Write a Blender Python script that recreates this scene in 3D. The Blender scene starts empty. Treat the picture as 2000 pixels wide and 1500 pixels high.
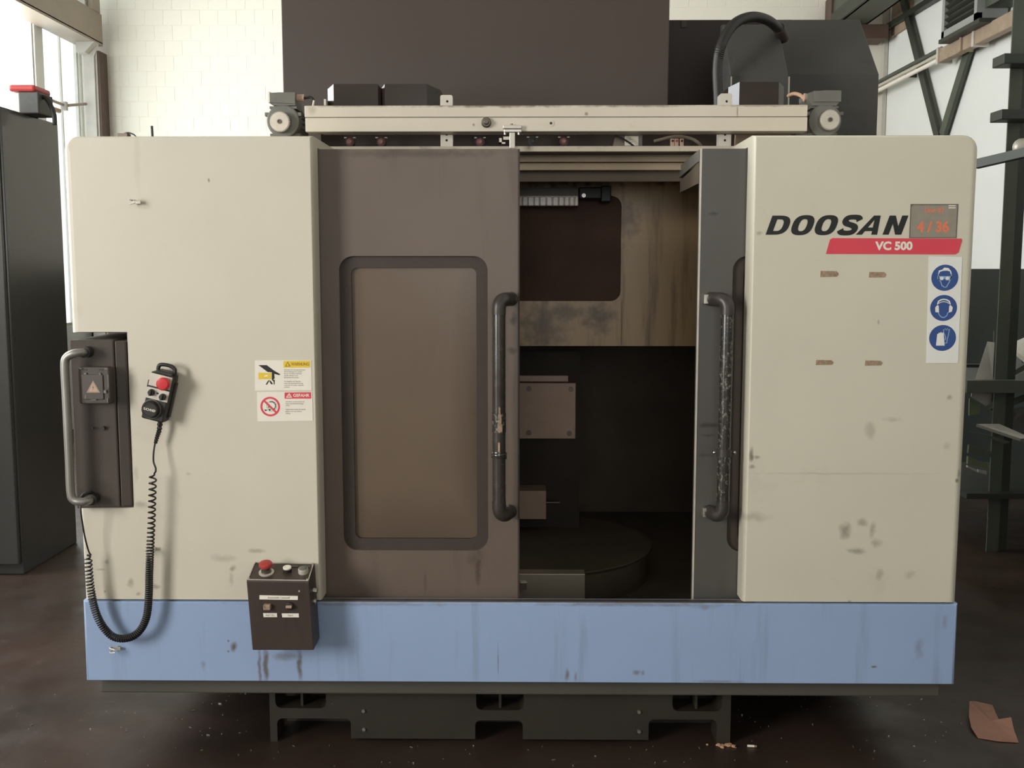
import bpy, bmesh, math, random
from math import sin, cos, pi, radians, sqrt
from mathutils import Vector, Matrix
from mathutils.geometry import tessellate_polygon

random.seed(7)
SC = bpy.context.scene
COL = SC.collection

# ------------------------------------------------------------------ camera
FPX, CAM_D, CAM_H = 2050.0, 3.2, 1.555
PITCH, YAW = radians(-6.26), radians(0.67)
cd = bpy.data.cameras.new('camera')
cam = bpy.data.objects.new('camera', cd)
COL.objects.link(cam)
cam.location = (0, -CAM_D, CAM_H)
cam.rotation_euler = (radians(90) + PITCH, 0, YAW)
cd.sensor_width = 36.0
cd.lens = FPX * 36.0 / 2000.0
cd.clip_start = 0.05
SC.camera = cam

# ------------------------------------------------------------------ view + world
SC.view_settings.view_transform = 'Standard'
SC.view_settings.look = 'None'
SC.view_settings.gamma = 1.0
SC.view_settings.use_curve_mapping = False
SC.view_settings.exposure = -0.45
W = bpy.data.worlds.new('overcast_sky')
SC.world = W
W.use_nodes = True
bg = W.node_tree.nodes['Background']
bg.inputs[0].default_value = (0.88, 0.95, 1.0, 1)
bg.inputs[1].default_value = 4.0


def daylight(name, loc, rot, sx, sy, power, color):
    l = bpy.data.lights.new(name, 'AREA')
    l.shape = 'RECTANGLE'; l.size = sx; l.size_y = sy
    l.energy = power; l.color = color
    o = bpy.data.objects.new(name, l)
    COL.objects.link(o)
    o.location = loc; o.rotation_euler = rot
    return o


LEFT_X, RIGHT_X, BACK_Y, FRONT_Y, CEIL_Z = -4.4, 3.55, 7.45, -7.0, 6.2
# daylight entering through the row of windows in the left wall (area size = the opening)
LROT = (0, radians(-90), 0)
daylight('window_and_fill_light', (LEFT_X - 0.10, -4.1, 2.3), LROT, 2.2, 2.0, 400, (1.0, 0.97, 0.93))
daylight('window_and_fill_light', (LEFT_X - 0.10, 0.95, 2.9), LROT, 2.6, 1.5, 230, (0.95, 0.98, 1.0))
daylight('window_and_fill_light', (LEFT_X - 0.10, 3.4, 3.0), LROT, 3.4, 3.2, 330, (1.0, 0.99, 0.97))
daylight('window_and_fill_light', (LEFT_X - 0.10, 5.9, 3.0), LROT, 3.4, 0.9, 80, (1.0, 0.99, 0.97))
# weaker fill light, added at a made-up unseen opening behind the photographer
daylight('window_and_fill_light', (0.2, FRONT_Y - 0.22, 2.2), (radians(90), 0, 0), 2.4, 1.6, 30, (1.0, 0.95, 0.88))

# ------------------------------------------------------------------ pixel helper
_fw = Vector((-sin(YAW) * cos(PITCH), cos(YAW) * cos(PITCH), sin(PITCH)))
_rt = Vector((cos(YAW), sin(YAW), 0))
_up = _rt.cross(_fw)
_C = Vector((0, -CAM_D, CAM_H))


def _ray(x, y):
    return _fw * FPX + _rt * (x - 1000.0) + _up * (750.0 - y)


def at(x, y, Y):
    d = _ray(x, y)
    return _C + d * ((Y - _C.y) / d.y)


def atx(x, y, X):
    d = _ray(x, y)
    return _C + d * ((X - _C.x) / d.x)


def atz(x, y, Z):
    d = _ray(x, y)
    return _C + d * ((Z - _C.z) / d.z)


# ------------------------------------------------------------------ materials
def s2l(c):
    r = []
    for v in c:
        v = v / 255.0
        r.append(v / 12.92 if v <= 0.04045 else ((v + 0.055) / 1.055) ** 2.4)
    return tuple(r) + (1,)


def mat(name, c, rough=0.5, metal=0.0, var=0.10, vs=3.0, bump=0.0, bs=60.0, dirt=None, stains_or_shade=None,
        stain_shade_col=(70, 62, 52), spec=0.5, stretch=(1, 1, 1), rvar=0.0, ragged=1.6):
    m = bpy.data.materials.new(name)
    m.use_nodes = True
    nt = m.node_tree; N = nt.nodes; L = nt.links
    b = N['Principled BSDF']
    b.inputs['Roughness'].default_value = rough
    b.inputs['Metallic'].default_value = metal
    b.inputs['Specular IOR Level'].default_value = spec
    base = s2l(c)
    if var <= 0 and not dirt and not stains_or_shade and bump <= 0:
        b.inputs['Base Color'].default_value = base
        return m
    tc = N.new('ShaderNodeTexCoord')

    def noise(scale, detail=4, st=(1, 1, 1), rgh=0.55):
        mp = N.new('ShaderNodeMapping'); mp.inputs['Scale'].default_value = st
        L.new(tc.outputs['Object'], mp.inputs[0])
        n = N.new('ShaderNodeTexNoise')
        n.inputs['Scale'].default_value = scale; n.inputs['Detail'].default_value = detail
        n.inputs['Roughness'].default_value = rgh
        L.new(mp.outputs[0], n.inputs['Vector'])
        return n

    def rng(sock, a, bb, c0, c1):
        r = N.new('ShaderNodeMapRange')
        r.inputs[1].default_value = a; r.inputs[2].default_value = bb
        r.inputs[3].default_value = c0; r.inputs[4].default_value = c1
        L.new(sock, r.inputs[0])
        return r.outputs[0]

    def mix(fac, A, B):
        x = N.new('ShaderNodeMix'); x.data_type = 'RGBA'
        L.new(fac, x.inputs[0])
        for sck, v in ((x.inputs[6], A), (x.inputs[7], B)):
            if isinstance(v, tuple): sck.default_value = v
            else: L.new(v, sck)
        return x.outputs[2]

    n1 = noise(vs, 5, stretch)
    lo = tuple(v * (1 - var) for v in base[:3]) + (1,)
    hi = tuple(min(1, v * (1 + var)) for v in base[:3]) + (1,)
    colr = mix(rng(n1.outputs[0], 0.3, 0.7, 0, 1), lo, hi)
    for d in (dirt or []):
        dc, amount, lo_t, scale, st = d
        n2 = noise(scale, 6, st, 0.62)
        colr = mix(rng(n2.outputs[0], lo_t, lo_t + 0.16, 0, amount), colr, s2l(dc))
    if stains_or_shade:
        acc = None
        nd = noise(28, 3)
        off = N.new('ShaderNodeVectorMath'); off.operation = 'SUBTRACT'
        L.new(nd.outputs['Color'], off.inputs[0]); off.inputs[1].default_value = (.5, .5, .5)
        for (p, rx, rz, s) in stains_or_shade:
            a = N.new('ShaderNodeVectorMath'); a.operation = 'SUBTRACT'
            L.new(tc.outputs['Object'], a.inputs[0]); a.inputs[1].default_value = tuple(p)
            k = N.new('ShaderNodeVectorMath'); k.operation = 'MULTIPLY'
            L.new(a.outputs[0], k.inputs[0]); k.inputs[1].default_value = (1 / rx, 0, 1 / rz)
            ad = N.new('ShaderNodeVectorMath'); ad.operation = 'MULTIPLY_ADD'
            L.new(off.outputs[0], ad.inputs[0]); ad.inputs[1].default_value = (ragged, 0, ragged)
            L.new(k.outputs[0], ad.inputs[2])
            ln = N.new('ShaderNodeVectorMath'); ln.operation = 'LENGTH'
            L.new(ad.outputs[0], ln.inputs[0])
            v = rng(ln.outputs['Value'], 0.25, 1.0, s, 0)
            if acc is None: acc = v
            else:
                mx = N.new('ShaderNodeMath'); mx.operation = 'MAXIMUM'
                L.new(acc, mx.inputs[0]); L.new(v, mx.inputs[1]); acc = mx.outputs[0]
        colr = mix(acc, colr, s2l(stain_shade_col))
    L.new(colr, b.inputs['Base Color'])
    if rvar:
        n3 = noise(vs * 2.3, 5, stretch)
        L.new(rng(n3.outputs[0], 0.3, 0.7, max(0.02, rough - rvar), min(1, rough + rvar)), b.inputs['Roughness'])
    if bump > 0:
        nb = noise(bs, 3)
        bp = N.new('ShaderNodeBump'); bp.inputs['Strength'].default_value = bump
        bp.inputs['Distance'].default_value = 0.004
        L.new(nb.outputs[0], bp.inputs['Height'])
        L.new(bp.outputs[0], b.inputs['Normal'])
    return m


def stain_or_shade(px, py, rx, ry, s, Y=0.0, org=(0, 0, 0)):
    p = at(px, py, Y) - Vector(org)
    k = (CAM_D + Y) / FPX
    return ((p.x, p.y, p.z), rx * k, ry * k, s)


V = (6, 6, 0.5)   # stretch that turns noise into vertical streaks
OIL = (58, 46, 36)
M = {}
M['cream_left'] = mat('cream_paint_left', (210, 202, 183), 0.42, var=0.03, vs=2.5,
    dirt=[((150, 138, 118), 0.22, 0.60, 3.0, (1, 1, 1))], stain_shade_col=(120, 106, 88),
    stains_or_shade=[stain_or_shade(408, 352, 3, 6, .8), stain_or_shade(500, 1076, 26, 6, .45), stain_or_shade(436, 1090, 30, 10, .3),
            stain_or_shade(455, 1110, 8, 8, .6), stain_or_shade(452, 1130, 6, 25, .3), stain_or_shade(255, 1138, 8, 12, .5),
            stain_or_shade(305, 1145, 9, 7, .55), stain_or_shade(209, 1097, 7, 6, .5), stain_or_shade(195, 1112, 14, 3, .4),
            stain_or_shade(276, 985, 16, 10, .4), stain_or_shade(266, 925, 8, 22, .25), stain_or_shade(205, 1155, 3, 3, .7),
            stain_or_shade(268, 300, 8, 90, .10), stain_or_shade(368, 925, 6, 5, .3), stain_or_shade(270, 1160, 6, 5, .5)])
M['cream_right'] = mat('cream_paint_right', (208, 201, 181), 0.42, var=0.03, vs=2.5,
    dirt=[((150, 142, 118), 0.20, 0.60, 3.0, (1, 1, 1))], stain_shade_col=(98, 88, 74),
    stains_or_shade=[stain_or_shade(1650, 1035, 16, 20, .55), stain_or_shade(1685, 1020, 14, 10, .45), stain_or_shade(1705, 1035, 9, 20, .4),
            stain_or_shade(1675, 1076, 22, 8, .5), stain_or_shade(1712, 1062, 14, 12, .4), stain_or_shade(1718, 1122, 9, 14, .35),
            stain_or_shade(1776, 1123, 14, 12, .25), stain_or_shade(1700, 840, 12, 22, .3), stain_or_shade(1742, 820, 20, 8, .25),
            stain_or_shade(1855, 776, 7, 7, .5), stain_or_shade(1870, 938, 5, 6, .8), stain_or_shade(1873, 925, 4, 9, .5),
            stain_or_shade(1482, 455, 8, 6, .45), stain_or_shade(1468, 890, 5, 18, .8), stain_or_shade(1478, 893, 10, 5, .6),
            stain_or_shade(1470, 912, 8, 5, .6), stain_or_shade(1640, 925, 220, 3, .18), stain_or_shade(1660, 1175, 5, 4, .5),
            stain_or_shade(1850, 870, 10, 10, .25), stain_or_shade(1470, 1010, 40, 12, .28), stain_or_shade(1716, 630, 3, 6, .5)])
M['blue'] = mat('blue_paint', (150, 170, 202), 0.42, var=0.04, vs=2.0,
    dirt=[((112, 122, 135), 0.35, 0.56, 3.5, (5, 5, .45))], stain_shade_col=(98, 85, 68),
    stains_or_shade=[stain_or_shade(507, 1302, 5, 50, .7), stain_or_shade(519, 1302, 7, 50, .85), stain_or_shade(585, 1302, 7, 50, .85),
            stain_or_shade(556, 1282, 34, 12, .5), stain_or_shade(457, 1264, 9, 13, .9), stain_or_shade(446, 1252, 3, 3, .9),
            stain_or_shade(446, 1272, 3, 3, .9), stain_or_shade(397, 1300, 6, 14, .35), stain_or_shade(1108, 1318, 6, 16, .7),
            stain_or_shade(1124, 1322, 4, 16, .5), stain_or_shade(1243, 1313, 12, 7, .6), stain_or_shade(1256, 1314, 5, 7, .5),
            stain_or_shade(973, 1290, 2, 46, .5), stain_or_shade(1706, 1302, 8, 3, .9), stain_or_shade(1795, 1265, 12, 26, .3),
            stain_or_shade(1845, 1215, 8, 20, .3), stain_or_shade(700, 1180, 300, 5, .35), stain_or_shade(1240, 1181, 240, 5, .5),
            stain_or_shade(1375, 1184, 30, 8, .4), stain_or_shade(1400, 1331, 60, 4, .4)])
M['door'] = mat('grey_brown_door_paint', (106, 92, 81), 0.40, var=0.06, vs=3.0, stain_shade_col=OIL,
    dirt=[((74, 60, 50), 0.35, 0.56, 3.0, (4, 4, .6))],
    stains_or_shade=[stain_or_shade(934, 1110, 7, 50, .6, .09), stain_or_shade(925, 1090, 18, 18, .35, .09), stain_or_shade(1003, 625, 9, 14, .8, .09),
            stain_or_shade(1000, 684, 12, 9, .7, .09), stain_or_shade(830, 1140, 4, 26, .4, .09), stain_or_shade(820, 300, 190, 10, .5, .09)])
M['door_dark'] = mat('dark_grey_door_paint', (84, 81, 76), 0.38, var=0.06, vs=3.0, stain_shade_col=(40, 36, 30),
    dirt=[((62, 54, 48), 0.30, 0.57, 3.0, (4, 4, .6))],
    stains_or_shade=[stain_or_shade(1382, 830, 24, 7, .7, .09), stain_or_shade(1382, 850, 24, 4, .5, .09), stain_or_shade(1385, 1003, 24, 9, .5, .09),
            stain_or_shade(1380, 890, 22, 5, .4, .09), stain_or_shade(1395, 417, 14, 5, .6, .09)])
M['glass_dirty'] = mat('oil_filmed_window', (108, 92, 77), 0.28, var=0.05, vs=2.0, spec=0.4, stain_shade_col=(70, 56, 46), ragged=.15,
    dirt=[((98, 82, 68), 0.4, 0.55, 2.0, (3, 3, .5))],
    stains_or_shade=[stain_or_shade(945, 800, 70, 420, .55, .1), stain_or_shade(800, 1075, 260, 130, .5, .1)])  # uneven light in the pane painted as smooth darkening at right and bottom
M['gasket'] = mat('black_rubber', (62, 51, 44), 0.6, var=0.1, vs=20)
M['alu_beam'] = mat('grimy_aluminium_beam', (212, 202, 184), 0.42, metal=0.15, var=0.05, vs=3,
    dirt=[((140, 118, 94), 0.4, 0.66, 9, (1, 1, 1))], stain_shade_col=(96, 74, 54),
    stains_or_shade=[stain_or_shade(700, 206, 120, 4, .6, .33, (0, .33, 1.962)), stain_or_shade(980, 206, 200, 5, .8, .33, (0, .33, 1.962)), stain_or_shade(1250, 206, 130, 4, .7, .33, (0, .33, 1.962)), stain_or_shade(1480, 206, 100, 3, .5, .33, (0, .33, 1.962)), stain_or_shade(1145, 222, 5, 5, .7, .33, (0, .33, 1.962)), stain_or_shade(1440, 216, 2, 16, .6, .33, (0, .33, 1.962)), stain_or_shade(610, 214, 10, 14, .3, .33, (0, .33, 1.962)), stain_or_shade(925, 244, 3, 3, .7, .33, (0, .33, 1.962))])
M['alu_rail'] = mat('oily_aluminium_rail', (196, 178, 152), 0.4, metal=0.2, var=0.12, vs=6,
    dirt=[((84, 64, 50), 0.6, 0.56, 6, (1, 1, 1))])
M['strip'] = mat('cream_rim_with_rust', (190, 178, 158), 0.45, var=0.08, vs=14,
    dirt=[((110, 84, 62), 0.7, 0.58, 18, (1, 1, 1))])
M['column'] = mat('charcoal_column_paint', (72, 60, 52), 0.5, var=0.06, vs=2.0,
    dirt=[((50, 42, 36), 0.5, 0.70, 30, (1, 1, 1))])
M['hood'] = mat('dusty_black_hood', (66, 65, 60), 0.55, var=0.14, vs=3.0, dirt=[((40, 38, 34), 0.6, 0.58, 6, (1, 1, 1))])
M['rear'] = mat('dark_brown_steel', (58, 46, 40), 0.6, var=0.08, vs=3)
M['black'] = mat('black_plastic', (38, 34, 30), 0.45, var=0.1, vs=10)
M['black_gloss'] = mat('black_gloss_cover', (52, 42, 36), 0.25, var=0.08, vs=5)
M['console'] = mat('charcoal_console_paint', (80, 71, 64), 0.42, var=0.08, vs=5, stain_shade_col=(40, 34, 28),
    dirt=[((60, 50, 44), 0.4, 0.56, 5, (3, 3, .6))], stains_or_shade=[stain_or_shade(203, 836, 9, 5, .9, -.04, (at(180, 980, -.04).x, .1, .816)), stain_or_shade(185, 960, 40, 30, .35, -.04, (at(180, 980, -.04).x, .1, .816))])
M['console_edge'] = mat('charcoal_console_slab_paint', (74, 65, 58), 0.5, var=0.08, vs=5)
M['box'] = mat('brown_black_control_box', (62, 50, 44), 0.42, var=0.10, vs=9,
    dirt=[((40, 32, 28), 0.5, 0.56, 8, (3, 3, .7))])
M['steel'] = mat('worn_steel', (190, 184, 174), 0.32, metal=0.85, var=0.12, vs=20)
M['steel_dark'] = mat('dark_oiled_steel', (112, 102, 92), 0.4, metal=0.7, var=0.15, vs=20)
M['satin'] = mat('satin_grey_tube', (150, 146, 138), 0.45, metal=0.7, var=0.06, vs=14)
M['rust_dark'] = mat('dark_rust_steel', (84, 64, 54), 0.6, var=0.15, vs=8)
M['red_dark'] = mat('oily_red_ring', (150, 52, 46), 0.5, var=0.2, vs=60)
M['chrome'] = mat('satin_chrome', (205, 200, 192), 0.22, metal=1.0, var=0.05, vs=10)
M['zinc'] = mat('zinc_bracket', (205, 198, 184), 0.4, metal=0.3, var=0.08, vs=20)
M['tube'] = mat('scuffed_black_tube', (58, 51, 46), 0.24, metal=0.0, var=0.2, vs=14, spec=0.9,
    dirt=[((140, 128, 114), 0.5, 0.68, 26, (1, 1, .4))], rvar=0.06)
M['tube_worn'] = mat('peeling_silver_black_tube', (52, 49, 45), 0.22, metal=0.0, var=0.25, vs=30, spec=0.9,
    dirt=[((168, 162, 150), 0.75, 0.54, 120, (1, 1, .7))], rvar=0.08)
M['elbow'] = mat('black_elbow', (66, 60, 56), 0.38, metal=0.2, var=0.1, vs=20)
M['motor'] = mat('grey_motor_paint', (112, 110, 102), 0.45, metal=0.1, var=0.1, vs=12)
M['red'] = mat('red_plastic', (206, 50, 56), 0.35, var=0.05)
M['red_dim'] = mat('worn_red_plastic', (176, 58, 52), 0.4, var=0.1, vs=20)
M['red_banner'] = mat('red_banner_film', (220, 70, 84), 0.4, var=0.03, vs=20)
M['ink'] = mat('black_ink', (26, 26, 24), 0.45, var=0)
M['ink_grey'] = mat('grey_small_print', (120, 116, 108), 0.6, var=0)
M['white'] = mat('white_label', (236, 228, 212), 0.5, var=0.03, vs=12)
M['white_cool'] = mat('white_sign_plate', (232, 230, 222), 0.45, var=0.03, vs=12)
M['yellow'] = mat('yellow_print', (232, 196, 50), 0.5, var=0)
M['yellow_ink'] = mat('faded_ochre_ink', (150, 112, 34), 0.5, var=0)
M['orange'] = mat('orange_print', (226, 122, 88), 0.5, var=0)
M['counter'] = mat('grey_film', (146, 138, 122), 0.5, var=0.06, vs=40)
M['counter_edge'] = mat('grey_film_edge', (98, 92, 84), 0.5, var=0.06, vs=40)
M['blue_sign'] = mat('mandatory_blue', (52, 80, 138), 0.45, var=0)
M['blue_pale'] = mat('pale_blue_print', (150, 174, 206), 0.5, var=0)
M['residue'] = mat('brown_glue_residue', (158, 134, 110), 0.7, var=0.3, vs=90, dirt=[((96, 78, 62), .8, .55, 120, (1, 1, 1))])
M['pulley'] = mat('turned_aluminium', (206, 198, 184), 0.38, metal=0.55, var=0.06, vs=30)
M['brass'] = mat('brass', (196, 160, 112), 0.35, metal=0.8, var=0.1, vs=20)
M['cable'] = mat('black_cable', (36, 33, 30), 0.42, var=0.05)
M['cable_grey'] = mat('grey_cable', (128, 116, 102), 0.5, var=0.05)
M['tan'] = mat('tan_cable', (190, 150, 118), 0.45, var=0.05)
M['inner'] = mat('oil_stained_cream_sheet', (208, 176, 134), 0.36, var=0.08, vs=2, stain_shade_col=(66, 44, 32),
    dirt=[((92, 66, 48), 0.6, 0.50, 2.2, (6, 6, .5)), ((70, 50, 40), .5, .62, 6, (1, 1, 1))],
    stains_or_shade=[stain_or_shade(1110, 345, 130, 30, .85, 1.), stain_or_shade(1060, 640, 60, 60, .6, 1.), stain_or_shade(1170, 620, 40, 36, .7, 1.),
            stain_or_shade(1225, 430, 34, 50, .55, 1.), stain_or_shade(1300, 350, 80, 14, .8, 1.), stain_or_shade(1100, 610, 60, 20, .6, 1.)])
M['inner_glass'] = mat('dark_inner_window', (92, 66, 52), 0.5, var=0.25, vs=3, spec=0.15)
M['cavity'] = mat('black_oily_cavity', (104, 93, 80), 0.6, var=0.15, vs=4, spec=.2)
M['cavity_dark'] = mat('black_oily_block', (64, 56, 48), 0.6, var=0.15, vs=4, spec=.2)
M['plate'] = mat('oily_plate', (190, 160, 138), 0.4, metal=0.1, var=0.1, vs=6)
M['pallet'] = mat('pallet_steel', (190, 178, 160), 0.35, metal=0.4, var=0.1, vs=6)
M['cast'] = mat('oily_cast_base', (46, 40, 32), 0.5, var=0.15, vs=5, bump=0.15, bs=50,
    dirt=[((120, 112, 98), 0.6, 0.68, 40, (1, 1, 1))])
M['lip'] = mat('dark_skirt_lip', (82, 78, 71), 0.55, var=0.08, vs=4)
M['cabinet'] = mat('slate_cabinet_paint', (60, 59, 55), 0.2, var=0.05, vs=3)
M['floor'] = mat('oil_soaked_concrete', (58, 45, 38), 0.42, var=0.25, vs=1.6, bump=0.2, bs=25, spec=0.35,
    dirt=[((44, 36, 30), 0.8, 0.48, 1.2, (1, 1, 1)), ((120, 100, 84), 0.5, 0.66, 9, (1, 1, 1)),
          ((30, 26, 22), 0.7, 0.62, 3.5, (1, 1, 1))], rvar=0.15)
M['wall_white'] = mat('white_painted_block', (236, 230, 214), 0.7, var=0.02, vs=4)
M['wall_base'] = mat('dark_green_wall_base', (22, 27, 21), 0.6, var=0.1, vs=4)
M['wall_plain'] = mat('white_wall_paint', (226, 226, 220), 0.7, var=0.02, vs=2)
M['wall_grey'] = mat('grey_hall_wall', (150, 146, 138), 0.8, var=0.03)
M['ceiling'] = mat('ceiling_paint', (170, 168, 160), 0.8, var=0.03)
M['beam_grey'] = mat('grey_brown_steel_beam', (156, 142, 126), 0.5, var=0.05, vs=5)
M['post_grey'] = mat('pale_steel_post', (190, 184, 172), 0.5, var=0.08, vs=8)
M['green_steel'] = mat('grey_green_steel', (72, 77, 65), 0.5, var=0.12, vs=6)
M['green_dark'] = mat('dark_green_steel', (42, 46, 37), 0.5, var=0.12, vs=8)
M['rust'] = mat('rusty_wood_brown', (158, 138, 116), 0.6, var=0.15, vs=8, dirt=[((90, 62, 46), .6, .6, 10, (1, 1, 1))])
M['heater'] = mat('grey_heater_casing', (150, 150, 146), 0.5, var=0.05)
M['card'] = mat('brown_cardboard', (146, 106, 88), 0.7, var=0.12, vs=12)
M['scrap'] = mat('scrap_sheet', (168, 165, 154), 0.5, metal=0.3, var=0.15, vs=6)
M['scrap_green'] = mat('scrap_green_painted', (92, 100, 72), 0.5, var=0.15, vs=6)
M['debris'] = mat('pale_crumbs', (190, 150, 118), 0.8, var=0.25, vs=60)
M['swarf'] = mat('bright_swarf', (205, 196, 184), 0.3, metal=0.8, var=0.1)
M['lens'] = mat('lamp_lens', (206, 180, 156), 0.2, var=0.15, vs=40)

g = bpy.data.materials.new('window_glass'); g.use_nodes = True
_n = g.node_tree.nodes; _l = g.node_tree.links
_t = _n.new('ShaderNodeBsdfTransparent'); _t.inputs[0].default_value = (0.95, 0.97, 0.97, 1)
_g = _n.new('ShaderNodeBsdfGlossy'); _g.inputs['Roughness'].default_value = 0.05
_m = _n.new('ShaderNodeMixShader'); _m.inputs[0].default_value = 0.06
_l.new(_t.outputs[0], _m.inputs[1]); _l.new(_g.outputs[0], _m.inputs[2])
_l.new(_m.outputs[0], _n['Material Output'].inputs[0])
M['glass'] = g


# ------------------------------------------------------------------ mesh builder
class MB:
    def __init__(s):
        s.v = []; s.f = []; s.mi = []; s.sm = []

    def add(s, vs, fs, m=0, smooth=False):
        o = len(s.v)
        s.v += [Vector(p) for p in vs]
        for f in fs:
            s.f.append(tuple(i + o for i in f)); s.mi.append(m); s.sm.append(smooth)
        return s

    def box(s, x0, x1, y0, y1, z0, z1, m=0):
        vs = [(x, y, z) for z in (z0, z1) for y in (y0, y1) for x in (x0, x1)]
        fs = [(0, 2, 3, 1), (4, 5, 7, 6), (0, 1, 5, 4), (2, 6, 7, 3), (0, 4, 6, 2), (1, 3, 7, 5)]
        return s.add(vs, fs, m)

    def obox(s, c, ax, ay, az, m=0):
        """oriented box: centre and three half-axis vectors"""
        c, ax, ay, az = Vector(c), Vector(ax), Vector(ay), Vector(az)
        vs = [c + ax * i + ay * j + az * k for k in (-1, 1) for j in (-1, 1) for i in (-1, 1)]
        fs = [(0, 2, 3, 1), (4, 5, 7, 6), (0, 1, 5, 4), (2, 6, 7, 3), (0, 4, 6, 2), (1, 3, 7, 5)]
        return s.add(vs, fs, m)

    def bar(s, p0, p1, w, h, upv=(0, 0, 1), m=0):
        p0, p1 = Vector(p0), Vector(p1)
        d = (p1 - p0); l = d.length; d.normalize()
        a = d.cross(Vector(upv)).normalized(); b = a.cross(d)
        return s.obox((p0 + p1) / 2, a * w / 2, d * l / 2, b * h / 2, m)

    def prism(s, pts, y0, y1, m=0, ax='y', smooth=False):
        """pts: 2-D outline; extruded along an axis. ax y: (x,z); ax x: (y,z); ax z: (x,y)"""
        def mk(p, t):
            return {'y': (p[0], t, p[1]), 'x': (t, p[0], p[1]), 'z': (p[0], p[1], t)}[ax]
        n = len(pts)
        vs = [mk(p, y0) for p in pts] + [mk(p, y1) for p in pts]
        fs = [tuple(range(n)), tuple(reversed(range(n, 2 * n)))]
        s.add(vs, fs, m)
        s.add(vs, [(i, i + n, (i + 1) % n + n, (i + 1) % n) for i in range(n)], m, smooth)
        return s

    def shape(s, loops, y, m=0, th=0.0):
        """flat print facing -Y from outline loops (first outer, others holes), optional thickness"""
        L3 = [[Vector((p[0], p[1], 0)) for p in lp] for lp in loops]
        tris = tessellate_polygon(L3)
        pts = [p for lp in loops for p in lp]
        vs = [(p[0], y, p[1]) for p in pts]
        fs = []
        for t in tris:
            a, b, c = (pts[i] for i in t)
            ar = (b[0] - a[0]) * (c[1] - a[1]) - (b[1] - a[1]) * (c[0] - a[0])
            if abs(ar) < 1e-12: continue
            fs.append(tuple(t) if ar > 0 else (t[0], t[2], t[1]))
        s.add(vs, fs, m)
        if th:
            for lp in loops:
                n = len(lp)
                vv = [(p[0], y, p[1]) for p in lp] + [(p[0], y + th, p[1]) for p in lp]
                s.add(vv, [(i, (i + 1) % n, (i + 1) % n + n, i + n) for i in range(n)], m)
        return s

    def cyl(s, p0, p1, r0, r1=None, n=20, m=0, caps=True, smooth=True):
        r1 = r0 if r1 is None else r1
        p0, p1 = Vector(p0), Vector(p1)
        d = (p1 - p0).normalized()
        a = d.orthogonal().normalized(); b = d.cross(a)
        vs = []
        for p, r in ((p0, r0), (p1, r1)):
            vs += [p + (a * cos(2 * pi * i / n) + b * sin(2 * pi * i / n)) * r for i in range(n)]
        s.add(vs, [(i, (i + 1) % n, (i + 1) % n + n, i + n) for i in range(n)], m, smooth)
        if caps:
            s.add(vs, [tuple(reversed(range(n))), tuple(range(n, 2 * n))], m)
        return s

    def lathe(s, p0, axis, prof, n=24, m=0):
        """prof: list of (distance along axis, radius)"""
        p0 = Vector(p0); d = Vector(axis).normalized()
        a = d.orthogonal().normalized(); b = d.cross(a)
        vs = []
        for t, r in prof:
            vs += [p0 + d * t + (a * cos(2 * pi * i / n) + b * sin(2 * pi * i / n)) * max(r, 1e-5) for i in range(n)]
        fs = []
        for k in range(len(prof) - 1):
            for i in range(n):
                j = (i + 1) % n
                fs.append((k * n + i, k * n + j, (k + 1) * n + j, (k + 1) * n + i))
        s.add(vs, fs, m, True)
        s.add(vs, [tuple(reversed(range(n))), tuple(range((len(prof) - 1) * n, len(prof) * n))], m)
        return s

    def tube(s, pts, r, n=8, m=0, caps=True):
        pts = [Vector(p) for p in pts]
        rs = r if isinstance(r, (list, tuple)) else [r] * len(pts)
        T = []
        for i in range(len(pts)):
            a = pts[max(i - 1, 0)]; b = pts[min(i + 1, len(pts) - 1)]
            T.append((b - a).normalized())
        nrm = T[0].orthogonal().normalized()
        vs = []
        for i, p in enumerate(pts):
            nrm = (nrm - T[i] * nrm.dot(T[i])).normalized()
            bn = T[i].cross(nrm)
            vs += [p + (nrm * cos(2 * pi * k / n) + bn * sin(2 * pi * k / n)) * rs[i] for k in range(n)]
        fs = []
        for i in range(len(pts) - 1):
            for k in range(n):
                j = (k + 1) % n
                fs.append((i * n + k, i * n + j, (i + 1) * n + j, (i + 1) * n + k))
        s.add(vs, fs, m, True)
        if caps:
            q = (len(pts) - 1) * n
            s.add(vs, [tuple(reversed(range(n))), tuple(range(q, q + n))], m)
        return s

    def sphere(s, c, r, n=12, m=0, sq=(1, 1, 1)):
        c = Vector(c)
        prof = [(-cos(pi * i / n), sin(pi * i / n)) for i in range(n + 1)]
        vs = []; k = 2 * n
        for t, rr in prof:
            vs += [(c.x + rr * cos(2 * pi * i / k) * r * sq[0], c.y + rr * sin(2 * pi * i / k) * r * sq[1], c.z + t * r * sq[2]) for i in range(k)]
        fs = [(a * k + i, a * k + (i + 1) % k, (a + 1) * k + (i + 1) % k, (a + 1) * k + i) for a in range(n) for i in range(k)]
        return s.add(vs, fs, m, True)

    def text(s, txt, x, z, y, size, m=0, align='CENTER', bold=0.0, shear=0.0, sx=1.0, ang=0.0, xf=None):
        c = bpy.data.curves.new('t', 'FONT')
        c.body = txt; c.size = size; c.align_x = align; c.align_y = 'CENTER'
        c.offset = bold * size; c.shear = shear; c.resolution_u = 3
        o = bpy.data.objects.new('t', c)
        COL.objects.link(o)
        bpy.context.view_layer.update()
        me = bpy.data.meshes.new_from_object(o.evaluated_get(bpy.context.evaluated_depsgraph_get()))
        vs = []
        for q in me.vertices:
            u, w = q.co.x * sx, q.co.y
            u, w = u * cos(ang) - w * sin(ang), u * sin(ang) + w * cos(ang)
            vs.append(xf(u, w) if xf else (x + u, y, z + w))
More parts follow.
